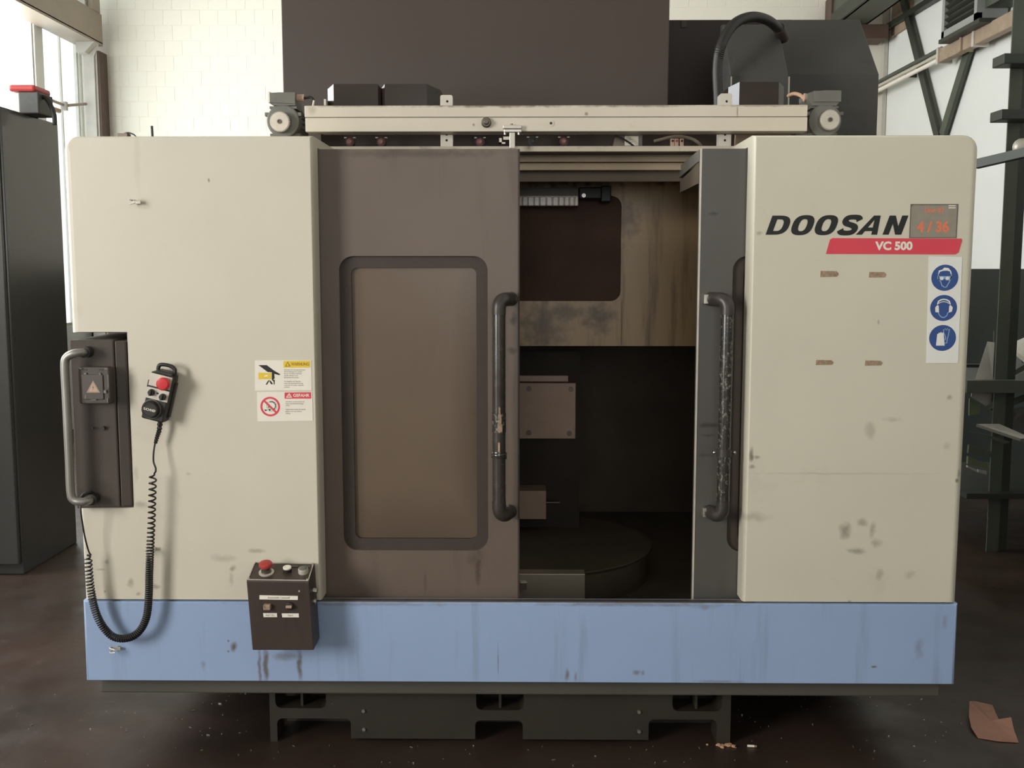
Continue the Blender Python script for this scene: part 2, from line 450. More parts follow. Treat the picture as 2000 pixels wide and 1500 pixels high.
        fs = [tuple(p.vertices) for p in me.polygons]
        s.add(vs, fs, m)
        bpy.data.objects.remove(o); bpy.data.curves.remove(c); bpy.data.meshes.remove(me)
        return s

    def build(s, name, mats, parent=None, bevel=0.0, seg=2, label=None, fix=True):
        me = bpy.data.meshes.new(name)
        org = Vector((0, 0, 0))
        if parent is not None: org = world_loc(parent)
        me.from_pydata([v - org for v in s.v], [], s.f)
        if not isinstance(mats, (list, tuple)): mats = [mats]
        for x in mats: me.materials.append(M[x] if isinstance(x, str) else x)
        for i, p in enumerate(me.polygons):
            p.material_index = s.mi[i]; p.use_smooth = s.sm[i]
        if fix:
            b = bmesh.new(); b.from_mesh(me)
            bmesh.ops.remove_doubles(b, verts=b.verts, dist=1e-6)
            bmesh.ops.recalc_face_normals(b, faces=b.faces)
            b.to_mesh(me); b.free()
            if any(s.sm): me.set_sharp_from_angle(angle=radians(38))
        o = bpy.data.objects.new(name, me)
        COL.objects.link(o)
        if parent is not None: o.parent = parent
        if bevel:
            md = o.modifiers.new('bevel', 'BEVEL'); md.width = bevel; md.segments = seg
            md.limit_method = 'ANGLE'; md.angle_limit = radians(40); md.harden_normals = False
        if fix and any(s.sm):
            md = o.modifiers.new('weighted_normal', 'WEIGHTED_NORMAL'); md.keep_sharp = True
        if label: o['label'] = label
        return o


def world_loc(o):
    p = Vector(o.location)
    while o.parent is not None:
        o = o.parent; p += Vector(o.location)
    return p


def thing(name, label, cat, loc=(0, 0, 0), group=None):
    o = bpy.data.objects.new(name, None); COL.objects.link(o)
    o.location = loc; o.empty_display_size = 0.1
    return tag(o, label, cat, group)


def tag(o, label, cat, group=None):
    o['label'] = label; o['category'] = cat
    if group: o['group'] = group
    return o


def struct(o):
    o['kind'] = 'structure'
    return o


def dup(root, loc, label, group=None):
    r = root.copy(); COL.objects.link(r); r.location = loc; r['label'] = label
    if group: r['group'] = group
    for ch in list(root.children):
        c = ch.copy(); COL.objects.link(c); c.parent = r
        for gch in list(ch.children):
            d = gch.copy(); COL.objects.link(d); d.parent = c
    return r


def rrect(x0, x1, z0, z1, r, n=6):
    pts = []
    for cx, cz, a0 in ((x1 - r, z0 + r, -90), (x1 - r, z1 - r, 0), (x0 + r, z1 - r, 90), (x0 + r, z0 + r, 180)):
        for i in range(n + 1):
            a = radians(a0 + 90 * i / n)
            pts.append((cx + r * cos(a), cz + r * sin(a)))
    return pts


def circ(cx, cz, r, n=32, rz=None):
    return [(cx + r * cos(2 * pi * i / n), cz + (rz or r) * sin(2 * pi * i / n)) for i in range(n)]


def catmull(P, n=8):
    P = [Vector(p) for p in P]
    out = []
    for i in range(len(P) - 1):
        p0 = P[max(i - 1, 0)]; p1 = P[i]; p2 = P[i + 1]; p3 = P[min(i + 2, len(P) - 1)]
        for k in range(n):
            t = k / n
            out.append(0.5 * ((2 * p1) + (-p0 + p2) * t + (2 * p0 - 5 * p1 + 4 * p2 - p3) * t * t + (-p0 + 3 * p1 - 3 * p2 + p3) * t ** 3))
    out.append(P[-1])
    return out


def pillow(mb, pts, dist, depth, th, y0=0.0, steps=5, m=0):
    """front plate with rounded front edges: outline pts (x,z) counter-clockwise, per-edge inset, depth of rounding"""
    n = len(pts)

    def inset(k):
        res = []
        for i in range(n):
            a = Vector(pts[i - 1]); b = Vector(pts[i]); c = Vector(pts[(i + 1) % n])
            d1 = (b - a).normalized(); d2 = (c - b).normalized()
            n1 = Vector((-d1.y, d1.x)); n2 = Vector((-d2.y, d2.x))
            e1 = dist[i - 1] * k; e2 = dist[i] * k
            den = d1.x * d2.y - d1.y * d2.x
            if abs(den) < 0.6:
                res.append(b + n1 * (e1 + e2) / 2)
            else:
                p1 = a + n1 * e1; p2 = b + n2 * e2
                t = ((p2.x - p1.x) * d2.y - (p2.y - p1.y) * d2.x) / den
                res.append(p1 + d1 * t)
        return res
    rings = [(pts, y0 + th)]
    for s_ in range(steps + 1):
        t = (pi / 2) * s_ / steps
        rings.append((inset(1 - cos(t)), y0 + depth * (1 - sin(t))))
    vs = [(p[0], y, p[1]) for ring, y in rings for p in ring]
    fs = []
    for k in range(len(rings) - 1):
        for i in range(n):
            j = (i + 1) % n
            fs.append((k * n + i, k * n + j, (k + 1) * n + j, (k + 1) * n + i))
    mb.add(vs, fs[:n], m)
    mb.add(vs, fs[n:], m, True)
    mb.add(vs, [tuple(range((len(rings) - 1) * n, len(rings) * n)), tuple(reversed(range(n)))], m)
    return mb

# ================================================================== SETTING
fl = MB().box(LEFT_X - .3, RIGHT_X + .3, FRONT_Y - .3, BACK_Y + .3, -0.2, 0.0)
struct(fl.build('floor', 'floor'))
struct(MB().box(LEFT_X - .3, RIGHT_X + .3, FRONT_Y - .3, BACK_Y + .3, CEIL_Z, CEIL_Z + .2).build('ceiling', 'ceiling'))

wb = struct(MB().box(LEFT_X - .3, RIGHT_X + .3, BACK_Y, BACK_Y + .3, 0.0, CEIL_Z).build('wall_back', 'wall_white'))
# painted blocks of the back wall, each a shallow pillowed brick standing proud of its joints
BW, BH = 0.181, 0.1475
blk_me = None
for (xa, xb, za, zb) in ((LEFT_X + .02, -2.05, 2.62, 4.32), (1.25, RIGHT_X - .02, 4.1, 4.38)):
    row = 0
    z = za
    while z < zb:
        x = xa - (BW / 2 if row % 2 else 0)
        while x < xb:
            if x > xa - .01 and x + BW < xb + .15 and x + BW < RIGHT_X:
                if blk_me is None:
                    b0 = MB(); gx = .002
                    e = .003
                    vs = [(gx, 0, gx), (BW - gx, 0, gx), (BW - gx, 0, BH - gx), (gx, 0, BH - gx),
                          (gx + e, -.0020, gx + e), (BW - gx - e, -.0020, gx + e), (BW - gx - e, -.0020, BH - gx - e), (gx + e, -.0020, BH - gx - e)]
                    b0.add(vs, [(4, 5, 6, 7), (0, 1, 5, 4), (1, 2, 6, 5), (2, 3, 7, 6), (3, 0, 4, 7)])
                    ob = b0.build('brick', 'wall_white', wb)
                    blk_me = ob.data
                else:
                    ob = bpy.data.objects.new('brick', blk_me); COL.objects.link(ob); ob.parent = wb
                ob.location = (x, BACK_Y + random.uniform(-.0008, .0008), z)
            x += BW
        z += BH; row += 1
struct(MB().box(LEFT_X, RIGHT_X, BACK_Y - .03, BACK_Y + .01, 0, 1.555).build('trim_1', 'wall_base'))

# right wall: white above a dark wainscot
struct(MB().box(RIGHT_X, RIGHT_X + .25, FRONT_Y - .3, BACK_Y + .3, 0, CEIL_Z).build('wall_right', 'wall_plain'))
struct(MB().box(RIGHT_X - .02, RIGHT_X + .01, FRONT_Y, BACK_Y, 0, 1.555).build('trim_2', 'wall_base'))
struct(MB().box(RIGHT_X - .045, RIGHT_X - .005, BACK_Y - .08, BACK_Y, 1.56, CEIL_Z).build('trim_3', 'post_grey'))

# wall behind the photographer with an added opening that lets in fill light
wf = MB()
wf.box(LEFT_X, RIGHT_X, FRONT_Y - .2, FRONT_Y, 0, 1.4).box(LEFT_X, RIGHT_X, FRONT_Y - .2, FRONT_Y, 3.0, CEIL_Z)
wf.box(LEFT_X, -1.0, FRONT_Y - .2, FRONT_Y, 1.4, 3.0).box(1.4, RIGHT_X, FRONT_Y - .2, FRONT_Y, 1.4, 3.0)
struct(wf.build('wall_front', 'wall_grey'))

# left wall: row of window openings
wl = MB()
ZS, ZT = 1.0, 4.7
wl.box(LEFT_X - .06, LEFT_X, FRONT_Y - .25, BACK_Y + .3, 0, ZS).box(LEFT_X - .06, LEFT_X, FRONT_Y - .25, BACK_Y + .3, ZT, CEIL_Z)
opens = [(-5.2, -3.0), (.15, 1.75), (2.0, 5.0), (5.3, 6.45), (6.62, 7.40)]
yy = FRONT_Y - .25
for a, b_ in opens:
    wl.box(LEFT_X - .06, LEFT_X, yy, a, ZS, ZT); yy = b_
wl.box(LEFT_X - .06, LEFT_X, yy, BACK_Y + .3, ZS, ZT)
struct(wl.build('wall_left', 'wall_plain'))
for i, (a, b_) in enumerate(opens):
    if i < 3: continue
    w = MB().box(LEFT_X - .032, LEFT_X - .028, a, b_, ZS, ZT).build('window_%d' % (i - 2), 'glass')
    struct(w)
    f = MB()
    for (y0, y1, z0, z1) in ((a, a + .022, ZS, ZT), (b_ - .022, b_, ZS, ZT), (a, b_, ZS, ZS + .035), (a, b_, ZT - .035, ZT)):
        f.box(LEFT_X - .045, LEFT_X - .015, y0, y1, z0, z1)
    f.build('window_frame', 'post_grey', w)
    if i == 4:
        MB().box(LEFT_X - .04, LEFT_X - .02, 7.02, 7.035, ZS, ZT).build('glazing_bar', 'post_grey', w)

# ================================================================== HALL STEELWORK (behind the machines)
t = thing('crane_rail', 'grey brown crane rail beam on its post beside the bright windows', 'beam', (-4.24, 6.0, 0))
MB().box(-4.37, -4.13, 3.0, 7.33, 3.86, 4.02).box(-4.37, -4.34, 3.0, 7.33, 3.74, 3.86).box(-4.16, -4.13, 3.0, 7.33, 3.74, 3.86)\
    .box(-4.37, -4.13, 3.0, 7.33, 3.72, 3.75).build('beam', 'beam_grey', t)
MB().prism([(-4.36, 3.72), (-4.28, 3.60), (-4.28, 0), (-4.17, 0), (-4.17, 3.60), (-4.12, 3.72)], 7.2, 7.22)\
    .box(-4.30, -4.15, 7.22, 7.4, 0, 3.66).build('post', 'post_grey', t, .004)
MB().box(-4.18, -4.13, 7.23, 7.42, 0, 3.66).build('post_flange', 'rust_dark', t)
MB().prism([(-4.30, 3.72), (-4.30, 3.62), (-4.22, 3.62), (-4.12, 3.72)], 7.1, 7.2).build('gusset', 'post_grey', t)
p = at(165, 50, 7.1)
t2 = thing('beam_bracket', 'pale bolted bracket standing on the beam end beside the bright windows', 'bracket', (p.x, 7.1, 4.02))
MB().box(p.x - .085, p.x + .03, 7.06, 7.2, 4.02, 4.22).build('plate', 'post_grey', t2, .004)
MB().box(p.x + .03, p.x + .085, 7.1, 7.28, 4.02, 4.20).build('web', 'beam_grey', t2)
MB().cyl((p.x, 7.06, 4.16), (p.x, 7.035, 4.16), .022, n=6, smooth=False).build('bolt', 'steel_dark', t2)
p = at(92, 20, 6.4)
t2 = thing('flanged_pipe', 'grey flanged pipe rising above the beam at upper left', 'pipe', (p.x, 6.4, 4.02))
MB().cyl((p.x, 6.4, 4.02), (p.x, 6.4, 5.2), .05, n=20).build('pipe', 'post_grey', t2)
MB().cyl((p.x, 6.4, 4.19), (p.x, 6.4, 4.23), .08, n=20).build('flange', 'chrome', t2)
MB().cyl((p.x + .13, 6.4, 4.02), (p.x + .13, 6.4, 5.2), .035, n=16).build('branch', 'wall_plain', t2)
t2 = thing('wall_conduit', 'thin steel conduit bending from left wall to corner post', 'pipe', (-4.3, 6.5, 3.1))
q0 = atx(60, 180, -4.33); q1 = atx(124, 205, -4.33); q2 = at(168, 203, 7.17)
MB().tube([q0, q1, q1 + Vector((.03, .03, 0)), q2], .014, 8).build('conduit', 'beam_grey', t2)
MB().tube([q0 + Vector((0, 0, -.08)), q1 + Vector((0, -.1, -.07))], .022, 8).build('lower_conduit', 'rust', t2)
MB().box(q1.x - .02, q1.x + .03, q1.y - .02, q1.y + .03, q1.z - .05, q1.z + .03).build('junction', 'post_grey', t2)

t = thing('crane_rail', 'grey green crane rail beam high at upper right', 'beam', (3.25, 6.0, 4.1))
x0 = at(1628, 45, 7.2).x; x1 = at(1688, 45, 7.2).x; zb = at(1660, 52, 7.2).z
MB().box(x0, x0 + .02, 3.0, 7.33, zb, zb + .3).box(x1 - .02, x1, 3.0, 7.33, zb, zb + .3).box(x0, x1, 3.0, 7.33, zb, zb + .02)\
    .box(x0, x1, 3.0, 7.33, zb + .28, zb + .3).build('beam', 'green_steel', t)
MB().box(x0 - .02, x0, 3.0, 7.33, zb, zb + .12).build('shaded_face', 'green_dark', t)  # darker plate painting the shadow on the beam's left face
MB().box(x0, x1 + .2, 7.1, 7.4, zb - .13, zb).build('corbel', 'rust_dark', t)
p = at(1634, 18, 7.25)
t2 = thing('beam_bracket', 'rust brown bolted bracket beside the green crane rail', 'bracket', (p.x, 7.25, 4.1))
MB().box(p.x - .06, p.x + .06, 7.22, 7.43, p.z - .1, p.z + .12).build('plate', 'rust_dark', t2, .004)
MB().cyl((p.x, 7.22, p.z + .03), (p.x, 7.2, p.z + .03), .022, n=6, smooth=False).build('bolt', 'steel_dark', t2)

WX = RIGHT_X - .05
t = thing('wall_brace', 'dark green crossing steel braces on the white right wall', 'brace', (WX, 6.3, 2.7))
a0 = atx(1762, -10, WX); a1 = atx(1838, 290, WX)
MB().bar(a0, a1, .09, .03, (1, 0, 0)).build('strut', 'green_dark', t)
b0 = atx(1893, 95, WX + .01); b1 = atx(1833, 290, WX + .01)
MB().bar(b0, b1, .10, .03, (1, 0, 0)).build('strut', 'green_steel', t)
c0 = atx(1728, 57, WX); c1 = atx(1832, -8, WX)
MB().bar(c0, c1, .05, .05, (0, 0, 1)).build('tie_rod', 'green_dark', t)
t = thing('window_board', 'narrow reddish board on the right wall beside crossing braces', 'board', (RIGHT_X - .03, 6.9, 4))
w0 = atx(1742, 20, RIGHT_X - .03); w1 = atx(1778, 20, RIGHT_X - .03)
MB().box(RIGHT_X - .03, RIGHT_X - .001, w1.y, w0.y, w0.z - .25, w0.z + .5).build('panel', 'rust', t)

t = thing('cable_tray', 'wood brown and grey conductor rail sloping along the right wall', 'rail', (3.4, 6, 3.3))
k0 = atx(1700, 188, 3.42); k1 = atx(1838, 123, 3.42); k2 = atx(2060, 9, 3.42)
for dz, r_, nm, mm in ((.05, .018, 'upper_pipe', 'green_steel'), (.012, .014, 'middle_pipe', 'zinc'), (-.03, .018, 'lower_pipe', 'wall_white')):
    MB().tube([(3.42, k0.y, 3.3 + dz), (3.42, k1.y, 3.3 + dz)], r_, 10).build(nm, mm, t)
MB().box(3.39, 3.46, 4.0, k1.y, 3.235, 3.345).box(3.37, 3.48, 5.2, 5.23, 3.23, 3.35).build('batten', 'rust', t, .006)
for yy in (k1.y - .01, 5.0): MB().box(3.38, 3.5, yy - .02, yy + .02, 3.225, 3.355).build('clamp', 'zinc', t)
for yy in (6.6, 5.6): MB().box(3.45, RIGHT_X, yy - .015, yy + .015, 3.28, 3.31).build('arm', 'green_dark', t)

t = thing('unit_heater', 'grey louvred unit heater high beside the right wall', 'heater', (3.3, 5.7, 3.5))
HX = 3.3
h0 = atx(1838, 76, HX); h1 = atx(1907, 40, HX)
hy0, hy1, hz = h1.y, h0.y, h0.z
HT = hz + .5
MB().box(HX + .037, 3.53, hy0, hy1, hz, HT).build('casing', 'heater', t, .006)
fr = MB()
fw_ = .05
fr.box(HX, HX + .04, hy0, hy1, hz, hz + fw_).box(HX, HX + .04, hy0, hy1, HT - fw_, HT)
fr.box(HX, HX + .04, hy0, hy0 + fw_, hz, HT).box(HX, HX + .04, hy1 - fw_, hy1, hz, HT)
fr.build('grille_frame', 'heater', t)
for k in range(8):
    z = hz + .075 + k * .05
    MB().obox((HX + .02, (hy0 + hy1) / 2, z), (.018, 0, -.012), (0, (hy1 - hy0) / 2 - fw_, 0), (.002, 0, .003)).build('louvre', 'green_dark', t)
MB().box(HX + .03, HX + .036, hy0 + fw_, hy1 - fw_, hz + fw_, HT - fw_).build('dark_core', 'black', t)
MB().box(HX + .06, 3.53, hy0 - .3, hy0, hz + .08, hz + .30).build('duct', 'green_steel', t)
MB().box(HX, 3.54, hy0 - .05, hy1 + .05, hz - .03, hz).build('support_angle', 'green_dark', t)

# ================================================================== THE MACHINE
mc = thing('machining_center', 'cream and blue machining center with dark sliding doors', 'machine', (0, 0, 0))
XL, XLi, XRi, XR = -1.393, -0.637, 0.684, 1.358
ZB, ZTOP = 0.517, 1.953
ZN0, ZN1, XN = 0.816, 1.360, -1.2195   # notch for the console


def arc(cx, cz, r, a0, a1, n=6):
    return [(cx + r * cos(radians(a0 + (a1 - a0) * i / n)), cz + r * sin(radians(a0 + (a1 - a0) * i / n))) for i in range(n + 1)]


# --- left front cover
pts = [(XL + .006, ZB), (XLi, ZB), (XLi, ZTOP)] + arc(XL + .045, ZTOP - .045, .045, 90, 180) + \
      [(XL, ZN1), (XN, ZN1), (XN - .001, ZN0), (XL + .004, ZN0)]
na = len(arc(0, 0, 1, 90, 180))
dist = [.003, .008, .008] + [.008 + .020 * i / (na - 1) for i in range(na - 1)] + [.028, .003, .003, .003, .014]
mb = MB(); pillow(mb, pts, dist, .028, .05)
# returns: outer side, inner edge along the door, deep return above the door
mb.box(XL, XL + .02, .05, 1.9, ZN1, ZTOP - .03).box(XL, XL + .02, .05, 1.9, ZB, ZN0).box(XL, XL + .02, .36, 1.9, ZN0, ZN1)
mb.box(XLi - .02, XLi, .05, .082, ZB, 1.925)
mb.box(XLi - .02, XLi, .05, .368, 1.925, ZTOP)
mb.box(XL + .05, XLi - .02, .05, .372, ZTOP - .012, ZTOP)
mb.prism(arc(XL + .045, ZTOP - .045, .045, 90, 180) + [(XL + .012, ZTOP - .045), (XL + .05, ZTOP - .012)], .05, .37)
cover_l = mb.build('front_cover', 'cream_left', mc, label='cream left front cover with console notch and warning labels')
# --- right front cover
pts = [(XRi, ZB), (XR - .004, ZB)] + arc(XR - .045, ZTOP - .045, .045, 0, 90) + [(XRi, ZTOP)]
dist = [.003, .026] + [.026 - .018 * i / (na - 1) for i in range(na - 1)] + [.008, .010]
mb = MB(); pillow(mb, pts, dist, .028, .05)
mb.box(XR - .02, XR, .05, 1.9, ZB, ZTOP - .035)
mb.box(XRi, XRi + .02, .05, .082, ZB, 1.925)
mb.box(XRi, XRi + .02, .05, .368, 1.925, ZTOP)
mb.box(XRi + .02, XR - .035, .05, .372, ZTOP - .012, ZTOP)
cover_r = mb.build('front_cover', 'cream_right', mc, label='cream right front cover with maker lettering')

# --- blue skirt and the dark lip beneath
mb = MB()
pillow(mb, [(XL, .252), (XR, .252), (XR, .5135), (XL, .5135)], [.004, .012, .004, .010], .012, .03)
mb.box(XL, XL + .02, .03, 1.9, .252, .5135).box(XR - .02, XR, .03, 1.9, .252, .5135)
mb.box(XLi, XRi, .028, .042, .4, .5135)
skirt = mb.build('skirt_panel', 'blue', mc)
MB().box(-.75, .72, .006, .028, .5135, .5165).build('skirt_rim', 'steel_dark', mc)
MB().box(XL + .02, XR - .02, .06, 1.88, .187, .253).build('skirt_lip', 'lip', mc, .006)

# --- cast base with pockets and feet
Yb = .115


def bx(px, py):
    p_ = at(px, py, Yb); return (p_.x, p_.z)


out = []
seqt = [(538, 1383), (637, 1383), (930, 1387), (1023, 1387), (1313, 1389), (1410, 1389)]
zt = .22
bxl, bxr = bx(527, 1400)[0], bx(1427, 1400)[0]
pk = [bx(*q) for q in seqt]
top = [(bxl, zt)]
for i in range(0, 6, 2):
    xa, za = pk[i]; xb, zb_ = pk[i + 1]
    top += [(xa, zt)] + list(reversed(arc(xa + .02, za + .02, .02, 180, 270, 4)))[::-1] + arc(xb - .02, za + .02, .02, 270, 360, 4) + [(xb, zt)]
top += [(bxr, zt)]
bot = [(bxr, 0)]
ar = [((1267, 1405), (1400, 1405)), ((928, 1407), (1021, 1407)), ((541, 1403), (685, 1403))]
for (l, r_) in ar:
    xl, zl = bx(*l); xr, _ = bx(*r_)
    z0 = .0 if l[0] != 928 else .012
    if l[0] == 928:
        bot += [(xr, .012)]
    elif l[0] == 541: bot += [(xr, .012)]
    else: bot += [(xr, 0)]
    bot += arc(xr - .018, zl - .018, .018, 0, 90, 4) + arc(xl + .018, zl - .018, .018, 90, 180, 4)
    bot += [(xl, .012 if l[0] != 541 else 0)]
bot += [(bxl, 0)]
bo = top + bot
b = MB()
L3 = [[Vector((p_[0], p_[1], 0)) for p_ in bo]]
n = len(bo)
tr = tessellate_polygon(L3)
for y_ in (Yb, Yb + .10):
    b.add([(p_[0], y_, p_[1]) for p_ in bo], [tuple(t_) for t_ in tr])
b.add([(p_[0], Yb, p_[1]) for p_ in bo] + [(p_[0], Yb + .10, p_[1]) for p_ in bo], [(i, (i + 1) % n, (i + 1) % n + n, i + n) for i in range(n)])
b.build('base_casting', 'cast', mc)
MB().box(bxl + .02, bxr - .02, Yb + .16, 1.8, 0, .2).build('base_core', 'cast', mc)
for i in range(0, 6, 2):
    xm = (pk[i][0] + pk[i + 1][0]) / 2
    MB().box(xm - .004, xm + .004, Yb + .02, Yb + .158, pk[i][1] - .008, .187).build('pocket_rib', 'cast', mc)
for (px_, py_) in ((710, 1388), (711, 1424), (1248, 1390), (1248, 1428)):
    q = at(px_, py_, Yb)
    MB().cyl((q.x, Yb + .005, q.z), (q.x, Yb - .006, q.z), .006, n=6, smooth=False).build('base_bolt', 'steel', mc)

# --- enclosure around the work space
MB().box(XLi - .3, 1.28, .37, .40, 1.945, 1.962).build('top_strip', 'strip', mc)
MB().box(-1.36, 1.33, .40, 1.9, 1.948, 1.958).build('roof_deck', 'rear', mc)
e = MB()
e.box(-1.36, 1.33, 2.2, 2.25, .25, 1.95).box(-1.36, -1.31, .40, 2.2, .25, 1.95).box(1.28, 1.33, .40, 2.2, .25, 1.95)
e.box(-1.31, 1.28, .14, 2.2, .25, .29)
e.build('work_space_lining', 'cavity', mc)
r0 = at(1015, 300, .5)
for i, (ya, yb, xl) in enumerate(((302, 315, 1015), (318, 331, 1020))):
    za = at(1100, yb + 1, .5).z; zb_ = at(1100, ya, .5).z
    MB().prism([(.5, za), (.506, zb_ - .008), (.512, zb_), (.545, zb_), (.545, za)], -.9, 1.2, ax='x').build('door_rail', 'alu_rail', mc)
MB().box(-.9, 1.2, .545, .56, 1.86, 1.945).build('rail_backing', 'cavity', mc)
# stained sheet behind the doors with its dark window
YI = 1.0
ip = MB()
wx0, wx1 = at(900, 480, YI).x, at(1213, 480, YI).x
wz0, wz1 = at(1018, 588, YI).z, at(1018, 383, YI).z
ip.shape([[(-1.2, 1.248), (1.25, 1.248), (1.25, 1.945), (-1.2, 1.945)], rrect(wx0, wx1, wz0, wz1, .04)], YI, th=.03)
inner = ip.build('inner_shutter', 'inner', mc)
MB().shape([rrect(wx0 - .005, wx1 + .005, wz0 - .005, wz1 + .005, .04)], YI + .022, th=.006).build('window_pane', 'inner_glass', inner)
seam = at(1214, 640, YI).x
MB().box(seam - .002, seam + .002, YI - .003, YI, 1.25, wz0).build('seam', 'rust', inner)
p0 = at(1233, 333, .9); p1 = at(1317, 346, .9)
MB().box(at(1195, 340, .9).x, at(1345, 340, .9).x, .86, .99, at(1265, 346, .9).z, 1.93).build('shutter_guide', 'cavity', mc)
MB().box(p0.x, p1.x, .84, .86, at(1265, 349, .85).z, at(1265, 345, .85).z).build('guide_bar', 'rust', mc)
q0 = at(1255, 346, .84); q1 = at(1279, 332, .84)
MB().box(q0.x, q1.x, .82, .86, q0.z, q1.z).build('guide_block', 'plate', mc, .003)
# work lamp
YL = .9
l0 = at(1000, 402, YL); l1 = at(1130, 366, YL)
lamp = MB().prism([(YL, at(1100, 383, YL).z), (YL + .02, l1.z), (YL + .07, l1.z), (YL + .07, l0.z), (YL + .002, l0.z)], l0.x, l1.x, ax='x').build('work_lamp', 'zinc', mc, .003)
edges = [1000, 1020, 1031, 1043, 1054, 1067, 1079, 1091, 1102, 1112, 1122, 1130]
for a, c in zip(edges[:-1], edges[1:]):
    u0 = at(a + .6, 402, YL - .006); u1 = at(c - .6, 384, YL - .006)
    MB().box(u0.x, u1.x, YL - .008, YL - .001, u0.z, u1.z).build('lens_segment', 'lens', lamp, .002)
v0 = at(1131, 394, YL); v1 = at(1194, 363, YL)
MB().box(v0.x, v1.x, YL + .01, YL + .07, v0.z + .012, v1.z - .004).box(v1.x - .04, v1.x, YL, YL + .09, v0.z, v1.z).build('lamp_arm', 'black', lamp, .004)
u = at(1140, 382, YL)
MB().cyl((u.x, YL + .01, u.z), (u.x, YL - .01, u.z), .008, n=10).build('lamp_screw', 'steel', lamp)
# bolted plates, pallet and its collar in the dark work space
YP = 1.3
a0 = at(960, 857, YP); a1 = at(1125, 748, YP)
pl = MB().box(a0.x, a1.x, YP, YP + .03, a0.z, a1.z).build('cover_plate', 'plate', mc, .003)
for (px_, py_) in ((1033, 759), (1115, 760), (1033, 845), (1112, 846)):
    q = at(px_, py_, YP)
    MB().cyl((q.x, YP, q.z), (q.x, YP - .012, q.z), .011, n=8).build('bolt', 'steel_dark', pl)
a2 = at(1110, 734, YP)
MB().box(a0.x, a2.x, YP + .01, YP + .05, a1.z + .004, a2.z).build('plate_ledge', 'plate', mc, .002)
MB().box(a0.x - .2, a1.x + .02, YP + .031, 2.2, .29, 1.2).build('spindle_block', 'cavity_dark', mc)
a0 = at(975, 1014, YP - .1); a1 = at(1067, 959, YP - .1)
MB().box(a0.x, a1.x, YP - .1, YP + .03, a0.z, a1.z).build('stop_block', 'plate', mc, .003)
q = at(1085, 987, YP - .1)
MB().cyl((a1.x, YP - .05, q.z), (q.x + .02, YP - .05, q.z), .006, n=8).build('stop_pin', 'steel_dark', mc)
zt_ = at(1100, 1122, .62).z
MB().lathe((.05, 1.10, .29), (0, 0, 1), [(0, .465), (zt_ - .31, .465), (zt_ - .295, .48), (zt_ - .29, .48), (zt_ - .285, .1)], 72).build('pallet', 'cavity', mc)
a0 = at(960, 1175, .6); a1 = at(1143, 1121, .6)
MB().box(a0.x, a1.x, .6, .66, .292, a1.z).build('pallet_bright_front', 'pallet', mc, .003)  # bright box in front of the dark pallet, ending sharply at the right
q = at(1022, 1141, .61)
MB().box(q.x - .012, q.x + .014, .585, .603, q.z - .014, q.z + .014).build('pallet_clamp', 'steel', mc, .002)

# --- sliding doors
YD = .09


